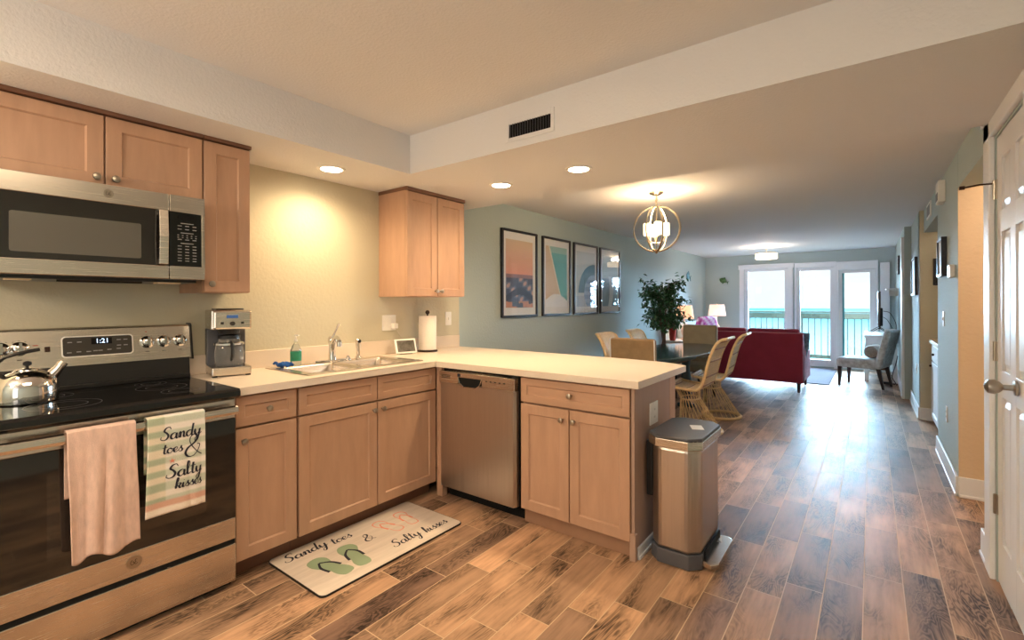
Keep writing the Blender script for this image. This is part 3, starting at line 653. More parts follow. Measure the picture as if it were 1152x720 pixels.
# ---------------------------------------------------------------- stove
SY0, SY1 = .215, .978
t = stove = thing('stove', 'stainless electric range with black glass cooktop', 'stove', (-2.63, .6, 0))
fs = mxX(-2.33)
MB().box(WL + .02, -2.345, SY0, SY1, .04, .875).obj('body', M['steel'], t)
m = MB(); m.prism([(SX_, z) for SX_, z in ((-2.90, .875), (-2.30, .875), (-2.288, .885), (-2.288, .905), (-2.30, .918), (-2.90, .918))], SY0, SY1 + .006, 'y'); 
m.bm.free(); m = MB(); m.prism([(-2.90, .873), (-2.30, .873), (-2.286, .883), (-2.286, .905), (-2.298, .916), (-2.90, .916)], SY0, SY1 + .004, 'y'); m.obj('cooktop', M['blackgl'], t, bevel=.002)
for cx, cy, r in ((-2.62, .78, .095), (-2.45, .80, .07), (-2.47, .42, .11), (-2.74, .42, .075), (-2.77, .78, .06)):
    for rr_ in (r, r * .62): MB().lathe([(rr_, .9163), (rr_ + .0025, .9163)], (cx, cy, 0), 40, cap=False).obj('burner_ring', M['grey'], t)
# backguard
m = MB(); m.prism([(WL + .003, .91), (-2.885, .91), (-2.895, 1.02), (-2.905, 1.02), (-2.905, 1.03), (WL + .003, 1.03)], SY0, SY1 + .008, 'y'); m.obj('backguard', M['blackm'], t, bevel=.002)
m = MB(); m.box(-2.905, -2.870, SY0, SY1 + .004, .916, .934); m.obj('rear_trim', M['blackm'], t, bevel=.003)
m = MB(); m.prism([(WL + .003, 1.015), (-2.895, 1.015), (-2.925, 1.185), (-2.935, 1.192), (WL + .003, 1.192)], SY0 - .01, SY1 + .018, 'y'); bgd = m.obj('control_panel', M['steel'], t, bevel=.003)
MB().prism([(WL + .002, 1.008), (-2.888, 1.008), (-2.920, 1.19), (-2.934, 1.198), (WL + .002, 1.198)], SY1 + .018, SY1 + .026, 'y').obj('end_cap', M['blackm'], t)
bt = Matrix.Translation((-2.895, 0, 1.015)) @ Matrix.Rotation(-math.atan2(.03, .17), 4, 'Y') @ frame_mx((0, 0, 0), (0, 1, 0), (1, 0, 0))
for y_ in (.297, .354, .804, .875, .946):
    k = MB(bt); k.lathe([(.030, .0), (.030, .005), (.023, .008), (.020, .028), (.014, .032)], (y_, 0, .095), 24, 'y'); k.box(y_ - .005, y_ + .005, .008, .038, .073, .117)
    ko = k.obj('knob', M['chrome'], bgd, smooth=35)
    q = MB(bt)
    for i in range(-3, 4):
        aa = R(90 + i * 32); q.box(y_ + .036 * math.cos(aa) - .002, y_ + .036 * math.cos(aa) + .002, .0005, .001, .095 + .036 * math.sin(aa) - .001, .095 + .036 * math.sin(aa) + .001)
    q.box(y_ - .008, y_ + .008, .0005, .001, .046, .049); q.obj('dial_marks', M['dgrey'], ko)
def rr2(mb, x0, x1, z0, z1, r, y0, y1, n=5):
    pts = [(p[0], p[1]) for p in rrect(x0, x1, z0, z1, r, 0, n)]; mb.prism(pts, y0, y1, 'y')
m = MB(bt); rr2(m, .486, .748, .043, .140, .015, -.001, .001); m.obj('display_surround', M['white'], bgd)
m = MB(bt); rr2(m, .491, .743, .048, .135, .012, -.001, .002); m.obj('display_panel', M['dgrey'], bgd)
MB(bt).box(.590, .666, .002, .0026, .098, .128).obj('clock_window', M['dark'], bgd)
m = MB(bt); add_text(m, '1:21', .030, .630, .1035, .003); m.obj('clock_digits', M['lcd'], bgd)
m = MB(bt)
for xx, zz in ((.515, .112), (.548, .112), (.512, .065), (.545, .067), (.580, .066), (.604, .068), (.622, .068), (.655, .070), (.692, .115), (.718, .115), (.692, .088), (.718, .088), (.690, .072)): m.box(xx - .008, xx + .008, .002, .0025, zz - .002, zz + .002)
m.obj('button_marks', M['mark'], bgd)
m = MB(bt); m.box(.432, .450, 0, .004, .075, .098); m.obj('oven_lamp_switch', M['bronze'], bgd, bevel=.002)
m = MB(bt); m.box(.395, .412, .0005, .001, .105, .108); m.box(.398, .409, .0005, .001, .082, .085); m.box(.80, .806, .0005, .001, .146, .150); m.obj('panel_marks', M['red'], bgd)
# oven door
m = MB(fs); prf = [(-.012, .225), (0, .225), (0, .323), (-.008, .323), (-.008, .778), (0, .778), (0, .866), (-.012, .866)]; m.prism(prf, SY0 + .003, SY1 - .002, 'x'); od = m.obj('oven_door', M['steel'], t, bevel=.003)
MB(fs).box(SY0 + .003, SY1 - .002, -.0078, .001, .3235, .7775).obj('door_glass', M['ovengl'], od)
MB(fs).box(.35, .856, .001, .0014, .39, .69).obj('inner_window', mat('oven_inner_window', (46, 40, 36), .04, spec=1.0), od)
m = MB(fs); m.rings([[(y_, d_ + .042, z_) for d_, z_ in ((-.008, .806), (.008, .802), (.012, .815), (.010, .835), (-.004, .842), (-.010, .83))] for y_ in (SY0 + .01, SY1 - .008)])
for y_ in (SY0 + .03, SY1 - .035): m.box(y_ - .012, y_ + .012, 0, .038, .808, .836)
m.obj('handle', M['steel'], od, bevel=.002)
def ge_badge(mb, x, y, z, r=.02):
    mb.lathe([(r, 0), (r, .003), (r * .86, .003), (r * .86, .0015), (.001, .0015)], (x, y, z), 24, 'y')
    return mb
m = MB(fs); ge_badge(m, .60, 0, .280, .025); bd = m.obj('badge', M['nickel'], od)
def monogram(mb, x, y, z, s):
    for line in ([(-.35, .55), (-.6, .3), (-.7, -.1), (-.5, -.5), (-.15, -.35), (-.05, .1), (-.35, .15)], [(.55, .45), (.35, .6), (.15, .3), (.35, .05), (.15, -.1), (.1, -.4), (.35, -.5), (.65, -.25)]):
        mb.tube([(x + a_ * s, y, z + b_ * s) for a_, b_, _ in cat_rom([(p, q, 0) for p, q in line], 4)], s * .07, 4)
m = MB(fs); monogram(m, .60, .002, .280, .017); m.obj('monogram', M['dgrey'], bd)
# storage drawer
m = MB(fs); m.box(SY0 + .003, SY1 - .002, -.012, .004, .035, .205); MB(fs).box(SY0 + .004, SY1 - .003, -.014, -.006, .204, .226).obj('drawer_gap_shade', M['dark'], t); m.obj('storage_drawer', M['steel'], t, bevel=.003)  # near-black box stands in for the shade in the gap above the drawer
for y_ in (SY0 + .05, SY1 - .05): MB().lathe([(.02, 0), (.02, .04)], (-2.40, y_, 0), 12).obj('foot', M['black'], t)
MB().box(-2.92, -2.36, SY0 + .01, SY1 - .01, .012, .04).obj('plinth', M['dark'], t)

# kettle
t = thing('tea_kettle', 'polished steel tea kettle with black handle on the cooktop', 'kettle', (-2.655, .345, .9165))
x, y, z = -2.655, .345, .9168
m = MB(); m.lathe([(.088, 0), (.092, .004), (.094, .02), (.092, .06), (.085, .085), (.066, .108), (.04, .122), (.02, .126)], (x, y, z), 40); m.obj('body', M['chrome'], t, smooth=30)
m = MB(); m.lathe([(.038, .122), (.036, .128), (.02, .132), (.006, .133)], (x, y, z), 24); ld = m.obj('lid', M['chrome'], t, smooth=True)
MB().lathe([(.004, .131), (.005, .140), (.013, .145), (.013, .155), (.004, .16)], (x, y, z), 16).obj('lid_knob', M['black'], ld, smooth=True)
m = MB(); m.tube([(x, y + .060, z + .085), (x, y + .085, z + .115), (x, y + .10, z + .138)], [.024, .018, .014], 14); sp_ = m.obj('spout', M['chrome'], t, smooth=True)
m = MB(); m.tube([(x, y + .097, z + .133), (x, y + .106, z + .146)], [.017, .016], 14); m.obj('whistle_cap', M['steel'], sp_, smooth=True)
m = MB(); m.tube(cat_rom([(x, y - .062, z + .10), (x, y - .085, z + .13), (x, y - .075, z + .17), (x, y - .03, z + .19), (x, y + .035, z + .203)], 6), [.012] * 14 + [.010] * 11, 10, flat=((1, 0, 0), .7)); m.obj('handle', M['black'], t, smooth=True)

# towels on the oven handle
def towel(name, lab, material, y0, y1, zf, zb, colfn=None, seed=0, amp=.008, ragged=0.0):
    rnd = random.Random(seed); ph = [rnd.uniform(0, 6) for _ in range(4)]
    HXc, HZ = -2.33 + .043, .842
    def fn(u, v):
        yy = y0 + (y1 - y0) * u; Lf = HZ - zf; Lb = HZ - zb; tot = Lf + Lb + .05; s = v * tot
        wv = amp * (math.sin(9 * u + ph[0]) + .6 * math.sin(17 * u + ph[1]))
        if s < Lb: return (HXc - .021 + .0, yy, zb + s)
        s -= Lb
        if s < .05:
            a = math.pi * s / .05; return (HXc - .021 * math.cos(a) * 1.0, yy, HZ + .008 * math.sin(a))
        s -= .05; k = min(1, s / .25)
        return (HXc + .021 + abs(wv) * k + .012 * k, yy + k * .012 * math.sin(5 * u + ph[2]) * (s / Lf), HZ - s + ragged * math.sin(11 * u + ph[3]) * (s / Lf) ** 4)
    m = MB(); m.grid(fn, 44, 80)
    return fn, m.obj(name, material, smooth=True, solid=.003, colfn=colfn)
fn1, tw1 = towel('hand_towel', '', M['linen'], .392, .590, .385, .60, seed=3, amp=.009, ragged=.012)
tag(tw1, 'plain pink linen towel hanging over the oven handle', 'towel')
def stripes(p):
    z = p.z; y = p.y; k = ((.845 - z) / .052) % 1.0
    g = (198, 204, 188) if k < .5 else (234, 228, 220)
    if y < .685: g = (172, 184, 160) if k < .5 else (226, 216, 196)
    if .500 < z < .513 or .49 < z < .495: g = (214, 170, 150)
    if z < .488: g = (238, 226, 212)
    return g
fn2, tw2 = towel('hand_towel', '', M['vcol'], .626, .828, .462, .62, colfn=stripes, seed=5, amp=.003)
tag(tw2, 'striped green and cream towel lettered about sandy toes', 'towel')
def on_towel(u, v):       # u, v in metres from the towel's upper left corner
    uu_ = u / .202; Lf = .842 - .462; tot = Lf + .222 + .05
    p = fn2(min(max(uu_, 0), 1), (.222 + .05 + v) / tot); return (p[0] + .0035, p[1], p[2])
m = MB(); ft = lambda u, v: on_towel(u, -v)
script(m, 'Sandy', .044, -.088, .0235, ft, .22); script(m, 'toes', .047, -.142, .0195, ft, .22); script(m, '&', .118, -.172, .044, ft, .14); script(m, 'Salty', .060, -.242, .0245, ft, .22); script(m, 'kisses', .082, -.290, .020, ft, .22)
m.obj('lettering', M['ink'], tw2)
m = MB()
for i in range(5):
    a_ = 2 * math.pi * i / 5 + .3; q = [(.078 + .012 * math.cos(a_), -.175 + .012 * math.sin(a_)), (.078 + .004 * math.cos(a_ + .6), -.175 + .004 * math.sin(a_ + .6)), (.078, -.175), (.078 + .004 * math.cos(a_ - .6), -.175 + .004 * math.sin(a_ - .6))]
    m.f([m.v(ft(*p)) for p in q])
m.obj('starfish_print', mat('coral_print', (226, 140, 118), .8), tw2)

# microwave
t = thing('microwave', 'stainless over-the-range microwave under the short wall cabinet', 'microwave', (-2.75, .56, 1.41))
y0, y1 = .178, .930; fm = mxX(-2.56)
MB().box(WL + .003, -2.562, y0, y1, 1.413, 1.797).obj('body', M['blackm'], t)
m = MB(fm); m.box(y0, .785, 0, .02, 1.722, 1.799); m.box(y0, .785, 0, .02, 1.414, 1.474); md = m.obj('door', M['steel'], t, bevel=.003)
MB(fm).box(y0, .785, 0, .018, 1.474, 1.722).obj('door_glass', M['ovengl'], md)
m = MB(fm); rr2(m, .283, .683, 1.499, 1.650, .008, .018, .0186); m.obj('window_mesh', M['mwwin'], md)
m = MB(fm); m.rings([[(.742, .042, 1.478), (.775, .046, 1.478), (.775, .034, 1.478), (.742, .034, 1.478)], [(.742, .050, 1.60), (.775, .054, 1.60), (.775, .042, 1.60), (.742, .042, 1.60)], [(.742, .042, 1.720), (.775, .046, 1.720), (.775, .034, 1.720), (.742, .034, 1.720)]])
m.box(.744, .773, .018, .040, 1.480, 1.50); m.box(.744, .773, .018, .040, 1.70, 1.718); m.obj('handle', M['steel'], md, bevel=.002)
m = MB(fm); ge_badge(m, .571, .02, 1.762, .017); bd = m.obj('badge', M['nickel'], md)
m = MB(fm); monogram(m, .571, .0225, 1.762, .013); m.obj('monogram', M['dgrey'], bd)
m = MB(fm); m.box(.788, y1, 0, .02, 1.722, 1.799); m.box(.788, y1, 0, .02, 1.414, 1.474); m.box(.916, y1, 0, .02, 1.474, 1.722); cp = m.obj('control_panel', M['steel'], t, bevel=.002)
MB(fm).box(.788, .916, 0, .0195, 1.474, 1.722).obj('keypad', M['blackgl'], cp)
MB(fm).box(.822, .895, .0195, .020, 1.690, 1.708).obj('display', M['dark'], cp)
m = MB(fm)
for i, zz in enumerate((1.672, 1.660, 1.645, 1.628, 1.617, 1.607, 1.597, 1.580, 1.567, 1.553, 1.539, 1.525, 1.511, 1.499)):
    n = (1, 3, 3, 1, 5, 5, 3, 1, 3, 3, 3, 3, 3, 3)[i]
    for j in range(n):
        cx = .857 + (j - (n - 1) / 2) * (.030 if n == 3 else .018); wd = .026 if n == 1 else (.008 if n == 3 else .003); m.box(cx - wd, cx + wd, .0195, .0199, zz - .0018, zz + .0018)
m.obj('key_marks', M['mark'], cp)
m = MB(); m.box(-2.90, -2.585, y0 + .02, y1 - .02, 1.400, 1.413); m.obj('underside_vent', M['blackm'], t)
lcm = mat('underside_lamp_cover', (235, 215, 180), .4)
for a_, b_ in ((.28, .35), (.76, .85)): MB().box(-2.66, -2.60, a_, b_, 1.394, 1.400).obj('lamp_cover', lcm, t)
m = MB(); m.tube([(-2.60, .42, 1.397), (-2.60, .70, 1.397)], .006, 6); m.obj('filter_grip', M['chrome'], t)

# wall cabinets
def wall_cab(lab, mxf, plane, boxd, doors, z0, z1, z2, crown):
    t = thing('wall_cabinet', lab, 'cabinet', ((boxd[0] + boxd[1]) / 2, (boxd[2] + boxd[3]) / 2, z0))
    MB().box(boxd[0], boxd[1], boxd[2], boxd[3], z0, z1).obj('body', M['maple'], t, bevel=.001)
    for a, b, k in doors: door_part('door', mxf, a, b, z0 + .004, z1 - .006, t, k)
    MB().box(*crown).obj('top_moulding', M['crown'], t, bevel=.002)
    return t
fu_ = mxX(-2.67)
wall_cab('short maple wall cabinet with two doors above the microwave', fu_, 0, (WL + .003, -2.671, .178, .963), [(.186, .580, (.553, 1.845)), (.587, .960, (.617, 1.845))], 1.802, 2.122, 0, (WL + .003, -2.64, .178, .963, 2.122, S))
wall_cab('tall narrow maple wall cabinet right of the microwave', fu_, 0, (WL + .003, -2.671, .965, 1.189), [(.968, 1.187, (.995, 1.40))], 1.357, 2.122, 0, (WL + .003, -2.64, .965, 1.192, 2.122, S))
wall_cab('maple wall cabinet with two doors above the paper towels', fu_, 0, (WL + .003, -2.671, 2.266, 2.868), [(2.268, 2.562, (2.538, 1.392)), (2.568, 2.866, (2.592, 1.392))], 1.350, 2.115, 0, (WL + .003, -2.645, 2.262, 2.872, 2.115, S))

# coffee maker (seen from its left side)
cmx, cmy = -2.845, 1.155
t = thing('coffee_maker', 'stainless drip coffee maker with glass carafe beside the stove', 'coffee maker', (cmx, cmy, CT), R(-13), local=True); t.scale = (1.05, 1.12, 1.0)
m = MB(); m.box(-.115, .115, -.083, .083, .006, .05); m.obj('base', M['steel'], t, bevel=.006)
for a_ in (-.1, .1):
    for b_ in (-.07, .07): MB().box(a_ - .012, a_ + .012, b_ - .01, b_ + .01, 0, .006).obj('foot', M['black'], t)
MB().box(-.115, -.035, -.083, .083, .05, .25).obj('water_tank', M['grey'], t, bevel=.004)
m = MB(); m.box(-.115, .105, -.083, .083, .25, .355); hd = m.obj('brew_head', M['steel'], t, bevel=.006)
MB().prism([(p[0], p[1]) for p in rrect(-.09, .08, -.06, .06, .02, 0)], .355, .362).obj('lid', M['blackm'], t, bevel=.002)
MB().box(.105, .128, -.078, .083, .252, .352).obj('front_fascia', M['steel'], hd, bevel=.01)
fc = Matrix.Translation((.128, 0, 0)) @ frame_mx((0, 0, 0), (0, 1, 0), (1, 0, 0))
MB(fc).box(-.024, .024, 0, .001, .312, .328).obj('display', M['blueled'], hd)
m = MB(fc); m.box(-.048, -.036, 0, .003, .280, .292); m.box(.036, .048, 0, .003, .280, .292); m.lathe([(.011, 0), (.011, .004)], (0, 0, .283), 14, 'y'); m.obj('buttons', M['dgrey'], hd)
MB().lathe([(.045, .225), (.05, .25)], (.035, 0, 0), 20).obj('filter_basket', M['black'], t)
m = MB(); m.lathe([(.055, .052), (.062, .06), (.064, .12), (.058, .17), (.045, .195), (.045, .2), (.05, .2)], (.035, 0, 0), 28); ca = m.obj('carafe', M['coffee'], t, smooth=True)
MB().lathe([(.048, .2), (.048, .215), (.02, .222)], (.035, 0, 0), 24).obj('carafe_lid', M['black'], ca)
MB().lathe([(.0655, .165), (.0655, .175), (.056, .18)], (.035, 0, 0), 28, cap=False).obj('carafe_band', M['chrome'], ca)
MB().tube(cat_rom([(.088, .0, .185), (.118, .0, .175), (.122, .0, .12), (.095, .0, .085)], 5), .006, 8).obj('carafe_handle', M['black'], ca, smooth=True)
MB().lathe([(.055, .05), (.055, .053)], (.035, 0, 0), 24).obj('warming_plate', M['black'], t)

# kitchen mat
t = thing('kitchen_mat', 'cream printed mat with flip-flops lying before the sink cabinet', 'mat', (-2.18, 1.61, 0))
ma, mb_, mc, mdd = -2.425, -1.925, 1.16, 2.065
pts = rrect(ma, mb_, mc, mdd, .03, 0, 6)
pi_ = rrect(ma + .004, mb_ - .004, mc + .004, mdd - .004, .027, 0, 6)
m = MB(); m.f([m.v((p[0], p[1], .0098)) for p in pi_]); m.obj('printed_face', M['vmat'], t)
MB().prism([(p[0], p[1]) for p in pts], .0005, .0093).obj('backing', M['black'], t, bevel=.002)
# mat text: letters' up runs towards -X (the cabinet side), text runs along +Y
def on_mat(u, v): return (ma + (mb_ - ma) - v, mc + u, .0104)
m = MB()
script(m, 'Sandy', .052, .395, .0375, on_mat, .20, .2); script(m, 'toes', .295, .375, .034, on_mat, .20, .2); script(m, '&', .42, .255, .040, on_mat, .18, .1)
script(m, 'Salty', .478, .085, .036, on_mat, .20, .2); script(m, 'kisses', .685, .072, .034, on_mat, .20, .2); m.obj('lettering', M['ink'], t)
def sole(cx, cy, ang, s, up_=.0103, outline=False, mtl=None, strap=None, name='sandal_print'):
    prof = [(0, -.5), (.13, -.46), (.17, -.3), (.13, -.05), (.15, .1), (.22, .3), (.17, .46), (.03, .52), (-.13, .48), (-.2, .3), (-.17, .1), (-.13, -.1), (-.16, -.3), (-.12, -.46)]
    P = cat_rom([(a, b, 0) for a, b in prof + [prof[0]]], 4)[:-1]; ca_, sa_ = math.cos(ang), math.sin(ang)
    tr = lambda a, b: on_mat(cx + (a * ca_ - b * sa_) * s, cy + (a * sa_ + b * ca_) * s)
    m = MB()
    if not outline: m.f([m.v((*tr(p.x, p.y)[:2], up_)) for p in P])
    else:
        for i in range(len(P)):
            a, b = P[i], P[(i + 1) % len(P)]; m.f([m.v((*tr(a.x, a.y)[:2], up_)), m.v((*tr(b.x, b.y)[:2], up_)), m.v((*tr(b.x * .86, b.y * .93)[:2], up_)), m.v((*tr(a.x * .86, a.y * .93)[:2], up_))])
    o = m.obj(name, mtl, t)
    q = MB()
    for sg in (-1, 1):
        cc = cat_rom([(0, .3, 0), (sg * .13, .12, 0), (sg * .16, -.12, 0)], 5)
        for a, b in zip(cc, cc[1:]):
            w_ = .028; q.f([q.v((*tr(a.x - w_, a.y)[:2], up_ + .0003)), q.v((*tr(b.x - w_, b.y)[:2], up_ + .0003)), q.v((*tr(b.x + w_, b.y)[:2], up_ + .0003)), q.v((*tr(a.x + w_, a.y)[:2], up_ + .0003))])
    q.obj('strap_print', strap, o)
gm = mat('sage_green_print', (146, 166, 136), .7); cm_ = mat('coral_outline_print', (232, 150, 128), .7)
sole(.165, .195, R(16), .25, mtl=gm, strap=M['ink']); sole(.298, .195, R(-7), .25, mtl=gm, strap=M['ink'])
sole(.605, .31, R(16), .20, outline=True, mtl=cm_, strap=cm_, name='outlined_sandal_print'); sole(.735, .31, R(-5), .20, outline=True, mtl=cm_, strap=cm_, name='outlined_sandal_print')

# trash can
t = thing('trash_can', 'stainless step trash can with chamfered corners by the peninsula end', 'trash can', (-.78, 2.56, 0))
def cham(x0, x1, y0, y1, c): return [(x0 + c, y0), (x1 - c, y0), (x1, y0 + c), (x1, y1 - c), (x1 - c, y1), (x0 + c, y1), (x0, y1 - c), (x0, y0 + c)]
bx = (-.905, -.66, 2.345, 2.77)
m = MB(); m.prism(cham(bx[0] - .004, bx[1] + .004, bx[2] - .004, bx[3] + .004, .05), 0.004, .075); m.obj('plastic_base', M['grey'], t, bevel=.003)
m = MB(); m.prism(cham(*bx, .05), .075, .585); m.obj('body', M['steelv'], t, bevel=.018)
m = MB(); m.prism(cham(bx[0] - .012, bx[1] + .012, bx[2] - .022, bx[3] + .008, .055), .585, .628); ld = m.obj('lid_rim', M['steel'], t, bevel=.004)
m = MB(); m.prism(cham(bx[0] - .008, bx[1] + .008, bx[2] - .018, bx[3] + .004, .053), .628, .642); lid = m.obj('lid', M['grey'], t, bevel=.004)
MB(Matrix.Translation((-.735, 2.585, 0)) @ Matrix.Rotation(R(25), 4, 'Z')).box(-.03, .03, -.045, .045, .642, .643).obj('sticker', M['stick'], lid)
MB().box(-.938, -.905, 2.40, 2.62, .30, .585).obj('hinge_housing', M['black'], t, bevel=.006)
m = MB(); m.prism([(-.656, 2.39), (-.612, 2.375), (-.585, 2.41), (-.585, 2.70), (-.61, 2.73), (-.656, 2.72)], .022, .05); m.obj('pedal', M['steel'], t, bevel=.006)
MB().box(-.655, -.62, 2.43, 2.68, .004, .022).obj('pedal_bar', M['black'], t)
MB().box(-.656, -.648, 2.42, 2.70, .03, .085).obj('pedal_slot', M['dark'], t)

# air vent on the tray side
t = thing('air_vent', 'painted air supply grille high on the tray side', 'vent', (-1.455, SY, 2.24))
fv = mxY(SY - .0)
x0, x1, z0, z1 = -1.61, -1.288, 2.178, 2.302
m = MB(fv); m.box(x0, x0 + .03, 0, .006, z0, z1); m.box(x1 - .022, x1, 0, .006, z0, z1); m.box(x0 + .03, x1 - .022, 0, .006, z0, z0 + .022); m.box(x0 + .03, x1 - .022, 0, .006, z1 - .03, z1); m.obj('frame', M['ceil'], t, bevel=.002)
MB(fv).box(x0 + .03, x1 - .022, 0, .0008, z0 + .022, z1 - .03).obj('duct', M['dark'], t)
for i in range(16):
    xx = x0 + .04 + i * .0165; mq = Matrix.Translation((xx, SY - .004, 0)) @ Matrix.Rotation(R(30), 4, 'Z'); MB(mq).box(-.0012, .0012, -.006, .003, z0 + .022, z1 - .03).obj('slat', M['grey'], t)

# ================================================================== PICTURES
def pic_sunset(u, v):
    if v > .50: k = (v - .5) / .5; return (222 - 12 * k, 160 + 30 * k, 140 + 24 * k)
    if v > .44: return (140, 110, 120)
    h = math.sin(u * 9 + v * 22) + math.sin(u * 23 - v * 40) * .6
    if v < .10: return (196, 140, 118) if h > 0 else (70, 78, 100)
    if v < .30 and abs(v - (.12 + .12 * math.sin(u * 3.1))) < .05: return (44, 54, 82)
    return (66, 76, 106) if h < .2 else ((198, 160, 150) if h > 1.0 else (110, 116, 140))
def pic_sand(u, v):
    edge = .18 + .85 * (1 - v) * .75
    if v < .12 + .1 * math.sin(u * 3.3): return (232, 236, 240)
    if u > edge: return (96, 172, 172) if (v < .9) else (150, 190, 184)
    if u > edge - .05: return (226, 222, 206)
    return (206, 184, 156)
def pic_wave(u, v):
    r = math.hypot(u - .95, (v - .25) * 1.6)
    if .55 < r < .85 and v > .25: return (70, 116, 138)
    if r < .55: return (150, 176, 206) if (int(v * 14) % 2) else (122, 152, 190)
    if v < .2: return (176, 184, 196)
    return (196, 204, 208)
def pic_shore(u, v):
    if abs(u - .5 - .1 * math.sin(v * 5)) < .12 and v < .6: return (222, 236, 246)
    return (150, 178, 200) if v < .55 else (190, 204, 212)
labs = ['framed print of an orange sunset over dark waves, nearest the kitchen', 'framed print of teal water along a sandy shore, second from the kitchen', 'framed print of a curling blue wave, third from the kitchen', 'framed pale blue beach print, farthest from the kitchen']
for (a, b), fnp, lb in zip(((3.746, 4.380), (4.490, 5.112), (5.200, 5.846), (5.918, 6.550)), (pic_sunset, pic_sand, pic_wave, pic_shore), labs):
    t = thing('framed_picture', lb, 'picture', (WL, (a + b) / 2, 1.152), 0, 'framed prints on the left wall')
    fx = mxX(WL); z0, z1, bw = 1.152, 2.058, .022
    m = MB(fx); m.box(a, a + bw, 0, .028, z0, z1); m.box(b - bw, b, 0, .028, z0, z1); m.box(a + bw, b - bw, 0, .028, z0, z0 + bw); m.box(a + bw, b - bw, 0, .028, z1 - bw, z1); m.obj('frame', M['frame'], t, bevel=.002)
    MB(fx).box(a + bw, b - bw, .004, .010, z0 + bw, z1 - bw).obj('mount', M['matb'], t)
    p0, p1, q0, q1 = a + .075, b - .075, z0 + .10, z1 - .10
    m = MB(); m.grid(lambda u, v: (WL + .0115, p0 + (p1 - p0) * u, q0 + (q1 - q0) * v), 56, 90)
    m.obj('print', M['vprint'], t, colfn=lambda p, p0=p0, p1=p1, q0=q0, q1=q1, fnp=fnp: fnp((p.y - p0) / (p1 - p0), (p.z - q0) / (q1 - q0)))
    MB(fx).box(a + bw, b - bw, .019, .021, z0 + bw, z1 - bw).obj('glazing', M['pglass'], t)

# ================================================================== DINING
t = thing('chandelier', 'champagne orb chandelier with four lit glass shades over the dining table', 'chandelier', (-1.56, 4.25, CE), local=True)
m = MB(); m.lathe([(.065, 0), (.065, -.012), (.03, -.03), (.012, -.034)], (0, 0, 0), 24); m.obj('canopy', M['gold'], t, smooth=True)
m = MB(); m.tube([(0, 0, -.03), (0, 0, -.15)], .005, 8)
for i in range(4): m.tube([(.009 * math.cos(a_), (.009 * math.sin(a_) if i % 2 else 0), -.05 - i * .025 + (.014 * math.sin(a_))) for a_ in (2 * math.pi * j / 10 for j in range(10))], .0022, 5, closed=True)
m.obj('chain', M['gold'], t)
zc = -.335
for k, rr_ in enumerate((.205, .205, .12, .12)):
    ph = R(10 + k * 45 if k < 2 else 62 + (k - 2) * 75); m = MB()
    n = 40; rh = .205
    m.tube([(rr_ * math.sin(a_) * math.cos(ph), rr_ * math.sin(a_) * math.sin(ph), zc + rh * math.cos(a_)) for a_ in (2 * math.pi * j / n for j in range(n))], .009, 6, closed=True, flat=((math.cos(ph), math.sin(ph), 0), .35)); m.obj('hoop', M['gold'], t, smooth=True)
m = MB(); m.tube([(0, 0, -.14), (0, 0, zc - .19)], .006, 8); m.lathe([(.03, 0), (.022, -.02), (.006, -.035)], (0, 0, zc - .19), 16)
m.obj('centre_stem', M['gold'], t, smooth=True)
for k in range(4):
    a_ = R(30 + 90 * k); cx, cy = .08 * math.cos(a_), .08 * math.sin(a_)
    MB().tube(cat_rom([(0, 0, zc - .13), (cx * .6, cy * .6, zc - .12), (cx, cy, zc - .07)], 5), .005, 6).obj('arm', M['gold'], t)
    MB().lathe([(.03, -.06), (.034, -.055), (.034, .05), (.031, .05), (.031, -.05)], (cx, cy, zc), 20).obj('glass_shade', M['frost'], t, smooth=40)
l = lamp('chandelier_lamp', 'POINT', (0, 0, zc + .09), 16, WARM, shadow_soft_size=.06); l.parent = t
# dining table
TX, TY = -1.85, 5.55
t = thing('dining_table', 'oval dark teal dining table on a pedestal', 'table', (TX, TY, 0))
def sup(rx, ry, z, n=56, p=2.6): return [(TX + rx * abs(math.cos(a)) ** (2 / p) * (1 if math.cos(a) > 0 else -1), TY + ry * abs(math.sin(a)) ** (2 / p) * (1 if math.sin(a) > 0 else -1), z) for a in (2 * math.pi * i / n for i in range(n))]
m = MB(); m.rings([sup(.38, 1.02, .705), sup(.42, 1.06, .715), sup(.425, 1.065, .742), sup(.415, 1.055, .75)]); m.obj('tabletop', M['table'], t, smooth=30)
m = MB(); m.box(TX - .2, TX + .2, TY - .7, TY + .7, .64, .706); m.obj('apron', M['table'], t, bevel=.005)
for dy in (-.5, .5):
    MB().lathe([(.06, .03), (.045, .12), (.07, .3), (.045, .5), (.07, .64)], (TX, TY + dy, 0), 20).obj('pedestal', M['table'], t, smooth=True)
    m = MB(); m.box(TX - .10, TX + .10, TY + dy - .035, TY + dy + .035, 0, .045); m.obj('foot', M['table'], t, bevel=.01)
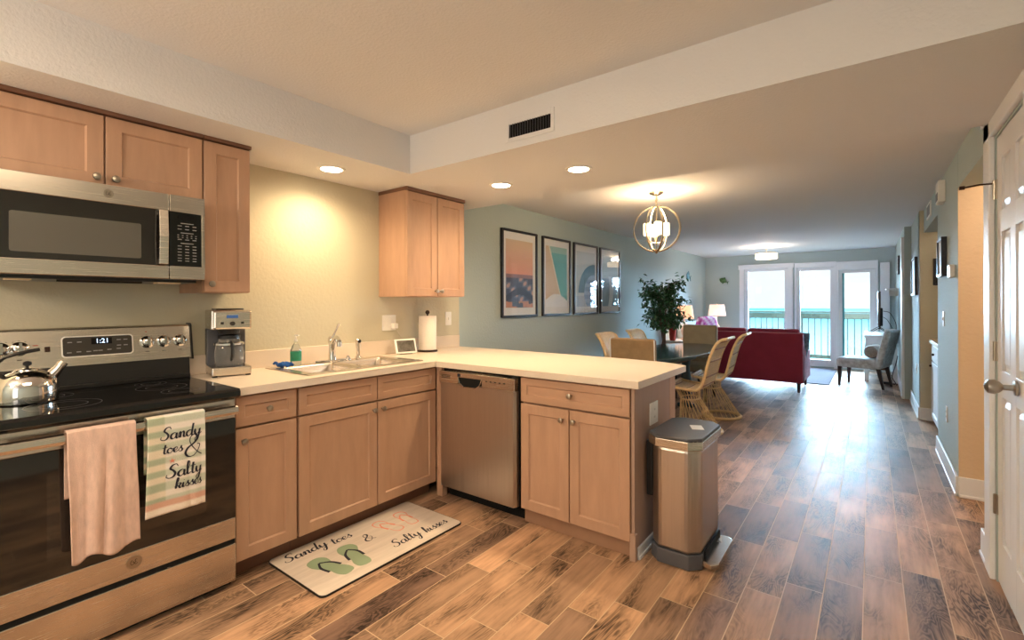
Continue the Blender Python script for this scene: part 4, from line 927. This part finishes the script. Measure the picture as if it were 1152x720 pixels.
# parsons chairs
def parsons(lab, x, y, rz, fab, zt_=.965, w2=.215):
    t = thing('dining_chair', lab, 'chair', (x, y, 0), rz, None, True)
    # local: front +Y, back at -Y
    m = MB(); m.rings([[(-w2, -.25, .40), (w2, -.25, .40), (w2, -.17, .40), (-w2, -.17, .40)], [(-w2, -.28, zt_ - .02), (w2, -.28, zt_ - .02), (w2, -.21, zt_ - .02), (-w2, -.21, zt_ - .02)], [(-w2 + .008, -.275, zt_), (w2 - .008, -.275, zt_), (w2 - .008, -.22, zt_), (-w2 + .008, -.22, zt_)]]); m.obj('backrest', fab, t, bevel=.012)
    m = MB(); m.box(-w2, w2, -.25, .24, .38, .48); m.obj('seat', fab, t, bevel=.02)
    for sx in (-1, 1):
        MB().tube([(sx * (w2 + .001), -.25, .42), (sx * (w2 + .001), -.28, zt_ - .01)], .005, 6).obj('piping', M['white'], t)
        for yy in (-.21, .21): MB().rings and MB().box(sx * (w2 - .03) - .018, sx * (w2 - .03) + .018, yy - .018, yy + .018, 0, .385).obj('leg', M['legw'], t, bevel=.003)
    return t
parsons('beige upholstered dining chair with back to the kitchen bar', -1.79, 4.50, 0, M['beigef'])
parsons('grey-beige upholstered dining chair at the far end of the table', -1.93, 6.70, R(180), M['greigef'], .985, .225)
# rattan chairs: local, faces -X
def rattan(lab, x, y, rz):
    t = thing('rattan_chair', lab, 'chair', (x, y, 0), rz, 'rattan dining chairs', True)
    prof = cat_rom([(-.27, .475), (-.24, .462), (0, .445), (.06, .47), (.095, .56), (.14, .74), (.20, .89), (.25, .945), (.285, .95)] and [(-.27, .475, 0), (-.2, .458, 0), (.0, .445, 0), (.065, .48, 0), (.10, .58, 0), (.145, .76, 0), (.20, .89, 0), (.245, .94, 0), (.28, .95, 0)], 6)
    n = len(prof)
    def hw(i):
        s = i / (n - 1); return .235 - .02 * s - (.05 * max(0, s - .8) / .2)
    m = MB()
    for sg in (-1, 1): m.tube([(p.x, sg * hw(i), p.y) for i, p in enumerate(prof)], .014, 8)
    m.tube([(prof[0].x, -hw(0), prof[0].y), (prof[0].x, hw(0), prof[0].y)], .014, 8); m.tube([(prof[-1].x, -hw(n - 1), prof[-1].y), (prof[-1].x, hw(n - 1), prof[-1].y)], .014, 8)
    m.obj('frame', M['rattan'], t, smooth=True)
    m = MB(); m.grid(lambda u, v: (prof[round(v * (n - 1))].x, (u * 2 - 1) * hw(round(v * (n - 1))), prof[round(v * (n - 1))].y - (.012 * math.sin(math.pi * u) if v < .4 else 0)), 6, n - 1); m.obj('woven_seat', M['cane'], t, smooth=True, solid=.008)
    m = MB()
    for i in range(4, n - 1, 5):
        m.tube([(prof[i].x + .006, -hw(i), prof[i].y - .006), (prof[i].x + .008, hw(i), prof[i].y - .008)], .006, 6)
    m.obj('cross_bands', M['rattand'], t)
    # hourglass base: sticks from a ring under the seat fanning to a floor loop set further back
    def top(a): return (-.13 + .12 * math.cos(a), .17 * math.sin(a), .445)
    def mid(a): return (-.10 + .09 * math.cos(a), .14 * math.sin(a), .33)
    def bot(a): return (.0 + .20 * math.cos(a), .21 * math.sin(a), .016)
    N_ = 24
    m = MB()
    for i in range(N_):
        a = 2 * math.pi * i / N_; b = a + .25; m.tube([top(a), mid((a + b) / 2), bot(b)], .0036, 5)
    o = m.obj('stick_base', M['rattan'], t)
    MB().tube([mid(2 * math.pi * i / 24) for i in range(24)], .008, 6, closed=True).obj('waist_ring', M['rattan'], t, smooth=True)
    m = MB(); m.tube([bot(2 * math.pi * i / 32) for i in range(32)], .016, 8, closed=True)
    m.obj('floor_loop', M['rattan'], t, smooth=True)
    return t
ra = rattan('rattan dining chair at the table side nearest the trash can', -1.38, 4.98, R(0))
lb = ['rattan dining chair at the right side of the table, nearer the red sofa', 'rattan dining chair on the picture wall side, nearer the kitchen', 'rattan dining chair on the picture wall side, partly behind the beige chair back']
for (x_, y_, r_), l_ in zip(((-1.37, 5.78, R(4)), (-2.178, 4.98, R(180)), (-2.178, 5.80, R(180))), lb): dup(ra, (x_, y_, 0), r_, l_)

# ficus
t = thing('potted_ficus', 'tall potted ficus tree with dark green leaves behind the table', 'plant', (-2.50, 7.10, 0), local=True)
MB().lathe([(.12, 0), (.15, .02), (.18, .28), (.19, .3), (.17, .3), (.16, .26)], (0, 0, 0), 28).obj('pot', M['basket'], t, smooth=40)
MB().lathe([(.155, .25), (.155, .262)], (0, 0, 0), 20).obj('soil', M['bark'], t)
m = MB(); rnd = random.Random(4)
for k in range(3):
    a_ = 2.1 * k; m.tube(cat_rom([(.02 * math.cos(a_), .02 * math.sin(a_), .25), (.025 * math.cos(a_ + 1.5), .025 * math.sin(a_ + 1.5), .55), (.02 * math.cos(a_ + 3), .02 * math.sin(a_ + 3), .8), (.05 * math.cos(a_ + 3.5), .05 * math.sin(a_ + 3.5), 1.1), (.08 * math.cos(a_ + 3.5), .08 * math.sin(a_ + 3.5), 1.4)], 4), [.014] * 12 + [.009] * 5, 7)
tips = []
for k in range(60):
    z_ = rnd.uniform(.95, 1.55); a_ = rnd.uniform(0, 6.283); l_ = rnd.uniform(.16, .36) * (.45 + .55 * math.sin(math.pi * (z_ - .80) / .95))
    p0 = Vector((.03 * math.cos(a_), .03 * math.sin(a_), z_ - .08)); p1 = Vector((l_ * math.cos(a_), l_ * math.sin(a_), z_ + rnd.uniform(-.05, .14))); pm = (p0 + p1) / 2 + Vector((0, 0, .05))
    m.tube([p0, pm, p1], [.005, .004, .002], 5); tips.append((p0, pm, p1))
m.obj('trunk', M['bark'], t, smooth=True)
m = MB()
for k in range(2100):
    p0, pm, p1 = rnd.choice(tips); s_ = rnd.uniform(.25, 1.02); c = p0.lerp(p1, s_) + Vector((rnd.gauss(0, .045), rnd.gauss(0, .045), rnd.gauss(0, .05)))
    if c.z < .88: continue
    L_ = rnd.uniform(.06, .10); d_ = Vector((rnd.gauss(0, 1), rnd.gauss(0, 1), rnd.gauss(-.5, .6))).normalized(); s2 = d_.cross(Vector((rnd.gauss(0, .4), rnd.gauss(0, .4), 1))).normalized() * L_ * .25; up_ = s2.cross(d_).normalized() * L_ * .08
    a0 = m.v(c); b0 = m.v(c + d_ * L_ * .45 + s2 + up_); c0 = m.v(c + d_ * L_); e0 = m.v(c + d_ * L_ * .45 - s2 + up_); mid_ = m.v(c + d_ * L_ * .5)
    m.f([a0, b0, mid_]); m.f([b0, c0, mid_]); m.f([c0, e0, mid_]); m.f([e0, a0, mid_])
m.obj('foliage', M['leaf'], t, weld=False)

# ================================================================== LIVING ROOM
# red sofa, back to the camera
SXa, SXb, SYa, SYb = -2.28, -.775, 7.88, 8.85
t = thing('sofa', 'burgundy sofa with its back to the dining table', 'sofa', ((SXa + SXb) / 2, 8.3, 0))
m = MB(); m.rings([[(SXa, SYa, .14), (SXb, SYa, .14), (SXb, SYa + .18, .14), (SXa, SYa + .18, .14)], [(SXa, SYa - .05, .86), (SXb, SYa - .05, .86), (SXb, SYa + .08, .86), (SXa, SYa + .08, .86)]]); m.obj('backrest', M['sofa'], t, bevel=.012)
MB().tube([(SXa, SYa - .052, .855), (SXb, SYa - .052, .855)], .006, 6).obj('piping', M['piping'], t)
MB().box(SXa + .1, SXb - .1, SYa + .15, SYb, .14, .30).obj('base', M['sofa'], t, bevel=.01)
for a, b in ((SXa + .12, (SXa + SXb) / 2 - .005), ((SXa + SXb) / 2 + .005, SXb - .12)): MB().box(a, b, SYa + .2, SYb + .02, .30, .45).obj('seat_cushion', M['sofa'], t, bevel=.03)
for a, b in ((SXa + .02, (SXa + SXb) / 2 - .01), ((SXa + SXb) / 2 + .01, SXb - .06)): MB().box(a, b, SYa + .10, SYa + .26, .45, .905).obj('back_cushion', M['sofa'], t, bevel=.035)
for x0, x1 in ((SXa, SXa + .11), (SXb - .11, SXb)):
    m = MB(); m.prism([(SYa + .02, .14), (SYb, .14), (SYb, .55), (SYa + .5, .57), (SYa + .22, .62), (SYa + .06, .84)], x0, x1, 'x'); m.obj('arm', M['sofa'], t, bevel=.015)
for x_ in (SXa + .06, SXb - .06):
    for y_ in (SYa + .06, SYb - .06): MB().rings([[(x_ - .015, y_ - .015, 0), (x_ + .015, y_ - .015, 0), (x_ + .015, y_ + .015, 0), (x_ - .015, y_ + .015, 0)], [(x_ - .026, y_ - .026, .14), (x_ + .026, y_ - .026, .14), (x_ + .026, y_ + .026, .14), (x_ - .026, y_ + .026, .14)]]) 
    for y_ in (SYa + .06, SYb - .06):
        q = MB(); q.rings([[(x_ - .015, y_ - .015, 0), (x_ + .015, y_ - .015, 0), (x_ + .015, y_ + .015, 0), (x_ - .015, y_ + .015, 0)], [(x_ - .026, y_ - .026, .14), (x_ + .026, y_ - .026, .14), (x_ + .026, y_ + .026, .14), (x_ - .026, y_ + .026, .14)]]); q.obj('leg', M['legw'], t)
def pillow(name, lab, loc, rot, w_, h_, d_, mt, colfn=None):
    m = MB()
    def surf(sg):
        def fn(u, v):
            a, b = 2 * u - 1, 2 * v - 1; k = (1 - a ** 4) * (1 - b ** 4)
            return (a * w_ / 2 * (1 - .06 * b * b), sg * d_ / 2 * k ** .5, h_ / 2 + b * h_ / 2 * (1 - .06 * a * a))
        return fn
    m.grid(surf(1), 14, 14); m.grid(surf(-1), 14, 14)
    o = m.obj(name, mt, smooth='all', colfn=colfn); o.location = loc; o.rotation_euler = rot
    return tag(o, lab, 'pillow')
pillow('throw_pillow', 'teal grey throw pillow in the corner of the red sofa', (-.93, 8.36, .455), (R(-14), 0, R(-24)), .36, .40, .12, mat('teal_grey_pillow_fabric', (104, 124, 140), .9, var=.4, vscale=25))
# rug
tag(MB().box(-2.35, -.53, 8.92, 11.0, .001, .012).obj('area_rug', M['rug'], bevel=.003), 'grey woven rug between the red sofa and the glass doors', 'rug')
# end tables, pale sofa and lamps along the left wall
def end_table(lab, x0, x1, y0, y1, h, material):
    t = thing('end_table', lab, 'table', ((x0 + x1) / 2, (y0 + y1) / 2, 0))
    MB().box(x0 - .015, x1 + .015, y0 - .015, y1 + .015, h - .03, h).obj('tabletop', material, t, bevel=.004)
    MB().box(x0, x1, y0, y1, .08, h - .03).obj('case', material, t, bevel=.003)
    for i in range(2):
        z0 = .10 + i * (h - .15) / 2; dr = MB().box(x1, x1 + .012, y0 + .02, y1 - .02, z0, z0 + (h - .15) / 2 - .012).obj('drawer', material, t, bevel=.003)
        MB().sphere((x1 + .02, (y0 + y1) / 2, z0 + (h - .15) / 4), .012).obj('knob', M['nickel'], dr)
    for a in (x0 + .02, x1 - .02):
        for b in (y0 + .02, y1 - .02): MB().box(a - .02, a + .02, b - .02, b + .02, 0, .08).obj('foot', material, t)
    return t
end_table('white painted end table holding the red pot and nearer lamp', -2.955, -2.50, 8.42, 9.0, .625, M['whitew'])
end_table('white end table in the far corner under the farther lamp', -2.90, -2.42, 10.42, 10.95, .62, M['whitew'])
t = thing('loveseat', 'pale blue slipcovered loveseat against the left wall', 'sofa', (-2.5, 9.7, 0))
m = MB(); m.box(-2.95, -2.72, 9.06, 10.38, .08, .93); m.obj('backrest', M['slip'], t, bevel=.07)
MB().box(-2.78, -2.10, 9.06, 10.38, .06, .42).obj('base', M['slip'], t, bevel=.04)
for a, b in ((9.05, 9.22), (10.22, 10.39)): MB().box(-2.90, -2.10, a, b, .06, .62).obj('arm', M['slip'], t, bevel=.06)
for a, b in ((9.22, 9.71), (9.73, 10.22)): MB().box(-2.72, -2.08, a, b, .42, .54).obj('seat_cushion', M['slip'], t, bevel=.04)
def pk(p): return (206, 110, 190) if math.sin(p.x * 40 + p.z * 34) > .1 else ((238, 226, 238) if math.sin(p.x * 90) > -.5 else (150, 60, 130))
pillow('throw_pillow', 'pink and white striped throw pillow on the pale blue loveseat', (-2.55, 9.48, .545), (R(8), 0, R(62)), .52, .50, .16, M['vcol'], pk)
def table_lamp(lab, x, y, z, r0, r1, h, zs, shade, seed, en):
    t = thing('table_lamp', lab, 'lamp', (x, y, z), 0, None, True)
    MB().lathe([(.06, 0), (.065, .012), (.03, .03), (.022, .06), (.05, .11), (.058, .16), (.04, .21), (.015, .24), (.02, .255), (.008, .27), (.008, zs + .02)], (0, 0, 0), 24).obj('base', M['ceramic'], t, smooth=True)
    m = MB(); m.lathe([(r0, zs), (r1, zs + h)], (0, 0, 0), 32, cap=False); m.obj('lamp_shade', shade, t, smooth=True, solid=.003)
    MB().tube([(0, 0, zs + .02), (0, 0, zs + h + .005)], .003, 6).obj('harp', M['gold'], t)
    MB().sphere((0, 0, zs + h + .018), .014).obj('finial', M['gold'], t, smooth=True)
    l = lamp('table_lamp_bulb', 'POINT', (0, 0, zs + h * .5), en, WARM, shadow_soft_size=.03); l.parent = t
table_lamp('lit table lamp with peach shade just right of the ficus', -2.72, 8.80, .625, .168, .135, .235, .385, M['shade'], 0, 3)
table_lamp('lit table lamp with white shade in the far left corner', -2.60, 10.62, .62, .175, .140, .235, .40, M['shade2'], 1, 3)
t = thing('potted_plant', 'small leafy plant in a tall red pot on the white end table', 'plant', (-2.83, 8.50, .625), local=True)
MB().lathe([(.045, 0), (.05, .01), (.068, .22), (.072, .235), (.06, .235), (.055, .2)], (0, 0, 0), 20).obj('pot', M['pot'], t, smooth=40)
m = MB(); rnd = random.Random(9)
for k in range(60):
    a_ = rnd.uniform(0, 6.283); r_ = rnd.uniform(.01, .05); c = Vector((r_ * math.cos(a_), r_ * math.sin(a_), .205)); d_ = Vector((math.cos(a_) * .6, math.sin(a_) * .6, rnd.uniform(.5, 1.2))).normalized(); L_ = rnd.uniform(.06, .11); s2 = d_.cross(Vector((0, 0, 1))).normalized() * .009
    m.f([m.v(c), m.v(c + d_ * L_ * .5 + s2), m.v(c + d_ * L_), m.v(c + d_ * L_ * .5 - s2)])
m.obj('foliage', M['leaf'], t, weld=False)
# flush mount light
t = thing('ceiling_light', 'small lit drum light hanging from the living room ceiling', 'ceiling light', (-1.50, 9.55, CE), local=True)
MB().lathe([(.06, 0), (.06, -.02), (.01, -.025)], (0, 0, 0), 20).obj('canopy', M['gold'], t); MB().tube([(0, 0, -.02), (0, 0, -.13)], .006, 8).obj('stem', M['gold'], t)
MB().lathe([(.02, -.12), (.175, -.125), (.178, -.22), (.165, -.232), (.02, -.235)], (0, 0, 0), 32).obj('drum_shade', M['drum'], t, smooth=40)
MB().lathe([(.181, -.12), (.181, -.132)], (0, 0, 0), 32, cap=False).obj('band', M['gold'], t)
l = lamp('drum_lamp', 'POINT', (0, 0, -.09), 22, (1.0, .86, .7), shadow_soft_size=.08); l.parent = t
# fish decor
def fish(lab, loc, rz, s, mt, tilt_):
    t = thing('fish_decor', lab, 'wall decor', loc, rz, None, True)
    mx_ = Matrix.Rotation(tilt_, 4, 'Y')
    m = MB(mx_); rs = []
    for i in range(13):
        u = i / 12; r_ = max(.004, .32 * math.sin(math.pi * u ** .8)) * s; rs.append([((u - .5) * s, -.012 - .3 * r_ * math.cos(a) * .5, r_ * math.sin(a)) for a in (2 * math.pi * j / 12 for j in range(12))])
    m.rings(rs); m.obj('body', mt, t, smooth=True)
    m = MB(mx_); m.prism([(.46 * s, 0), (.72 * s, .25 * s), (.62 * s, 0), (.72 * s, -.25 * s)], -.016, -.008, 'y'); m.obj('tail', mt, t)
    m = MB(mx_); m.prism([(-.2 * s, .27 * s), (.05 * s, .48 * s), (.3 * s, .2 * s)], -.016, -.008, 'y'); m.prism([(-.05 * s, -.27 * s), (.1 * s, -.42 * s), (.25 * s, -.22 * s)], -.016, -.008, 'y'); m.obj('fins', mt, t)
fish('green metal fish hung on the far wall left of the window', (-2.60, FW - .002, 1.78), 0, .17, M['fish'], R(25))
fish('teal metal fish hung on the left wall beside the ficus', (WL + .002, 9.85, 1.83), R(90), .24, M['teal'], R(12))

# slipper chair by the right wall
t = thing('slipper_chair', 'armless pale patterned slipper chair near the right wall', 'chair', (-.06, 9.20, 0), R(-14), None, True)
# local: faces -X
m = MB(); m.box(-.34, .24, -.27, .27, .29, .44); m.obj('seat', M['chairf'], t, bevel=.045)
m = MB(); m.rings([[(.14, -.27, .31), (.25, -.27, .31), (.25, .27, .31), (.14, .27, .31)], [(.28, -.27, .88), (.37, -.27, .88), (.37, .27, .88), (.28, .27, .88)]]); m.obj('backrest', M['chairf'], t, bevel=.03)
for sy in (-1, 1):
    for x_, sp_ in ((-.29, -.01), (.20, .06)):
        q = MB(); q.rings([[(x_ + sp_ - .014, sy * .22 - .014, 0), (x_ + sp_ + .014, sy * .22 - .014, 0), (x_ + sp_ + .014, sy * .22 + .014, 0), (x_ + sp_ - .014, sy * .22 + .014, 0)], [(x_ - .026, sy * .22 - .026, .30), (x_ + .026, sy * .22 - .026, .30), (x_ + .026, sy * .22 + .026, .30), (x_ - .026, sy * .22 + .026, .30)]]); q.obj('leg', M['legw'], t)
o = MB().lathe([(.02, -.19), (.085, -.18), (.10, -.12), (.10, .12), (.085, .18), (.02, .19)], (0, 0, 0), 24, 'y').obj('bolster_pillow', M['bolster'], smooth=True); o.location = (.03, 9.17, .545); o.rotation_euler = (0, 0, R(-14)); tag(o, 'round taupe bolster pillow on the slipper chair seat', 'pillow')
# console, basket, TV
t = thing('console_table', 'white painted console table holding the television', 'console', (.12, 10.1, 0))
cx0, cx1, cy0, cy1 = -.10, .33, 9.72, 10.9
MB().box(cx0, cx1, cy0, cy1, .72, .76).obj('tabletop', M['whitew'], t, bevel=.005)
MB().box(cx0 + .02, cx1 - .01, cy0 + .02, cy1 - .02, .58, .72).obj('apron', M['whitew'], t, bevel=.004); MB().box(cx0 + .02, cx1 - .01, cy0 + .02, cy1 - .02, .16, .19).obj('shelf', M['whitew'], t, bevel=.004)
for a in (cx0 + .035, cx1 - .03):
    for b in (cy0 + .035, cy1 - .035): MB().box(a - .03, a + .03, b - .03, b + .03, 0, .58).obj('leg', M['whitew'], t, bevel=.004)
t = thing('wicker_basket', 'brown wicker basket on the console table shelf', 'basket', (.1, 9.95, .19), 0, None, True)
m = MB(); m.rings([[(-.13, -.15, 0), (.13, -.15, 0), (.13, .15, 0), (-.13, .15, 0)], [(-.15, -.17, .26), (.15, -.17, .26), (.15, .17, .26), (-.15, .17, .26)]]); m.obj('basket_body', M['basket'], t, bevel=.01)
t = thing('television', 'flat television seen edge-on on the white console', 'television', (.10, 10.3, .76))
MB().box(.085, .12, 9.72, 10.78, .86, 1.47).obj('screen', M['tv'], t, bevel=.006); MB().box(.12, .15, 9.95, 10.55, .90, 1.2).obj('rear_housing', M['black'], t, bevel=.01)
for y_ in (9.95, 10.55): MB().tube([(-.04, y_ - .03, .769), (.10, y_, .87), (.24, y_ + .03, .769)], .007, 6).obj('stand', M['black'], t)
t = thing('cable_box', 'small white box with cords behind the television', 'box', (.25, 9.8, .76))
MB().box(.17, .31, 9.75, 9.87, .762, .86).obj('case', M['white'], t, bevel=.008)
m = MB(); m.tube(cat_rom([(.155, 9.97, 1.15), (.24, 9.9, 1.12), (.31, 9.86, .97), (.318, 9.86, .86), (.318, 9.88, .78)], 6), .005, 6); m.tube(cat_rom([(.155, 9.98, 1.05), (.21, 9.93, 1.0), (.27, 9.88, .87)], 6), .005, 6); m.obj('cord', M['bcord'], t)
t = thing('floor_cable', 'tangled black power cords on the floor behind the slipper chair', 'cable', (.28, 9.5, 0))
m = MB(); m.tube(cat_rom([(.33, 9.66, .45), (.30, 9.62, .3), (.26, 9.6, .12), (.30, 9.55, .02), (.22, 9.5, .008), (.16, 9.56, .008), (.24, 9.63, .008), (.32, 9.6, .01), (.31, 9.48, .01)], 6), .006, 6); m.box(.14, .24, 9.53, 9.58, .003, .04); m.obj('cords', M['bcord'], t)
# things on the right wall
t = thing('wall_shelf', 'small white corner shelf on the far right wall', 'shelf', (WR3, 10.2, 1.5))
fR = mxW(WR3)
MB(fR).box(-10.35, -9.95, 0, .16, 1.50, 1.525).obj('shelf_board', M['whitew'], t, bevel=.003)
MB(fR).prism([(-10.15 - .012, 0), (-10.15 + .012, 0), (-10.15 + .012, .1), (-10.15 - .012, .1)] and [(-10.162, 0), (-10.138, 0), (-10.138, .12), (-10.162, .12)], 1.40, 1.50).obj('bracket', M['whitew'], t)
t = thing('wall_art', 'small patterned dark and white wall plaque above the white shelf', 'wall decor', (WR3, 9.5, 1.8))
m = MB(fR); m.box(-9.72, -9.50, 0, .02, 1.73, 2.02); m.obj('plaque', M['frame'], t, bevel=.003)
m = MB(fR)
for i in range(5):
    for j in range(3): m.lathe([(.022, .02), (.022, .028), (.01, .03)], (-9.67 + j * .06, 0, 1.77 + i * .052), 10, 'y')
m.obj('relief', M['matb'], t)
def rframe(lab, fr, a, b, z0, z1, mt_in, d_=.03, bw=.02):
    t = thing('framed_picture', lab, 'picture', tuple(fr @ Vector(((a + b) / 2, 0, z0))))
    m = MB(fr); m.box(a, a + bw, 0, d_, z0, z1); m.box(b - bw, b, 0, d_, z0, z1); m.box(a + bw, b - bw, 0, d_, z0, z0 + bw); m.box(a + bw, b - bw, 0, d_, z1 - bw, z1); m.obj('frame', M['frame'], t, bevel=.002)
    MB(fr).box(a + bw, b - bw, .003, d_ - .01, z0 + bw, z1 - bw).obj('picture', mt_in, t); return t
rframe('narrow dark framed picture on the right wall before the niche', mxW(WR2), -7.75, -7.15, 1.38, 1.82, M['matb'])
rframe('dark framed picture on the right wall beside the thermostat', mxW(WR), -5.20, -4.90, 1.50, 1.80, M['matb'], .035)
rframe('dark picture hanging inside the niche', mxY(6.9), .535, .80, 1.48, 1.77, M['tv'])
t = thing('thermostat', 'small white thermostat on the right wall near the hall opening', 'thermostat', (WR, 4.5, 1.52)); MB(mxW(WR)).box(-4.61, -4.47, 0, .028, 1.47, 1.56).obj('case', M['white'], t, bevel=.005); MB(mxW(WR)).box(-4.58, -4.50, .028, .029, 1.505, 1.545).obj('display', M['grey'], t)
t = thing('door_chime', 'small beige box high on the right wall near the ceiling', 'chime', (WR, 5.1, 2.1)); MB(mxW(WR)).box(-5.15, -4.98, 0, .045, 2.08, 2.25).obj('case', M['whitew'], t, bevel=.006); MB(mxW(WR)).box(-5.13, -5.0, .045, .047, 2.10, 2.16).obj('grille', M['grey'], t)
t = thing('air_vent', 'small white air grille high on the right wall', 'vent', (WR, 6.2, 2.15)); MB(mxW(WR)).box(-6.42, -6.06, 0, .012, 2.125, 2.275).obj('frame', M['white'], t, bevel=.003); MB(mxW(WR)).box(-6.39, -6.09, .012, .013, 2.15, 2.25).obj('slats', M['grey'], t)
plate('light_switch', 'white switch plate low on the far right wall section', 'switch', mxW(WR2), -7.3, .52, .075, .118, 'switch')
# niche cabinet
t = thing('niche_cabinet', 'white cabinet with tan counter standing in the wall niche', 'cabinet', (.9, 6.2, 0))
MB().box(.53, 1.38, 5.56, 6.78, .06, .86).obj('body', M['wood'], t); MB().box(.56, 1.38, 5.56, 6.78, 0, .06).obj('toe_kick', M['dark'], t)
cf = mxW(.53)
for a, b in ((-6.775, -6.18), (-6.17, -5.57)):
    dr = MB(cf).box(a + .004, b - .004, 0, .018, .68, .84).obj('drawer', M['trim'], t, bevel=.003); MB(cf).sphere(((a + b) / 2, .03, .76), .012).obj('knob', M['bronze'], dr)
    m = MB(cf); shaker(m, a + .004, b - .004, .07, .67); dr = m.obj('door', M['trim'], t); MB(cf).sphere((a + .05 if a < -6.5 else b - .05, .03, .62), .012).obj('knob', M['bronze'], dr)
MB().box(.497, 1.38, 5.56, 6.86, .86, .90).obj('countertop', M['counter2'], t, bevel=.003)

# ================================================================== BALCONY AND SEA
t = thing('balcony', 'concrete balcony slab outside the glass doors', 'balcony', (-1.2, 12, 0)); MB().box(-3.1, .9, FW + .16, 13.0, -.25, -.02).obj('slab', M['deck'], t)
t = thing('balcony_railing', 'weathered wood railing with grey balusters facing the sea', 'railing', (-1.2, 12.6, 0))
MB().box(-3.1, .9, 12.52, 12.66, 1.06, 1.10).obj('top_rail', M['rail'], t); MB().box(-3.1, .9, 12.56, 12.61, .93, 1.05).obj('upper_beam', M['rail'], t); MB().box(-3.1, .9, 12.56, 12.61, .05, .13).obj('lower_beam', M['rail'], t)
for i in range(33): MB().box(-3.05 + i * .12 - .008, -3.05 + i * .12 + .008, 12.577, 12.593, .13, .93).obj('baluster', M['bal'], t)
for x_ in (-3.05, -1.3, .5): MB().box(x_ - .04, x_ + .04, 12.5, 12.58, -.02, 1.06).obj('post', M['rail'], t)
# outdoor chair edge seen through the door
o = MB().box(-160, 160, 13.6, 76, -7.2, -7.0).obj('beach', M['sand']); struct(o)
o = MB().box(-900, 900, 74, 800, -7.8, -7.6).obj('sea', M['sea']); struct(o)
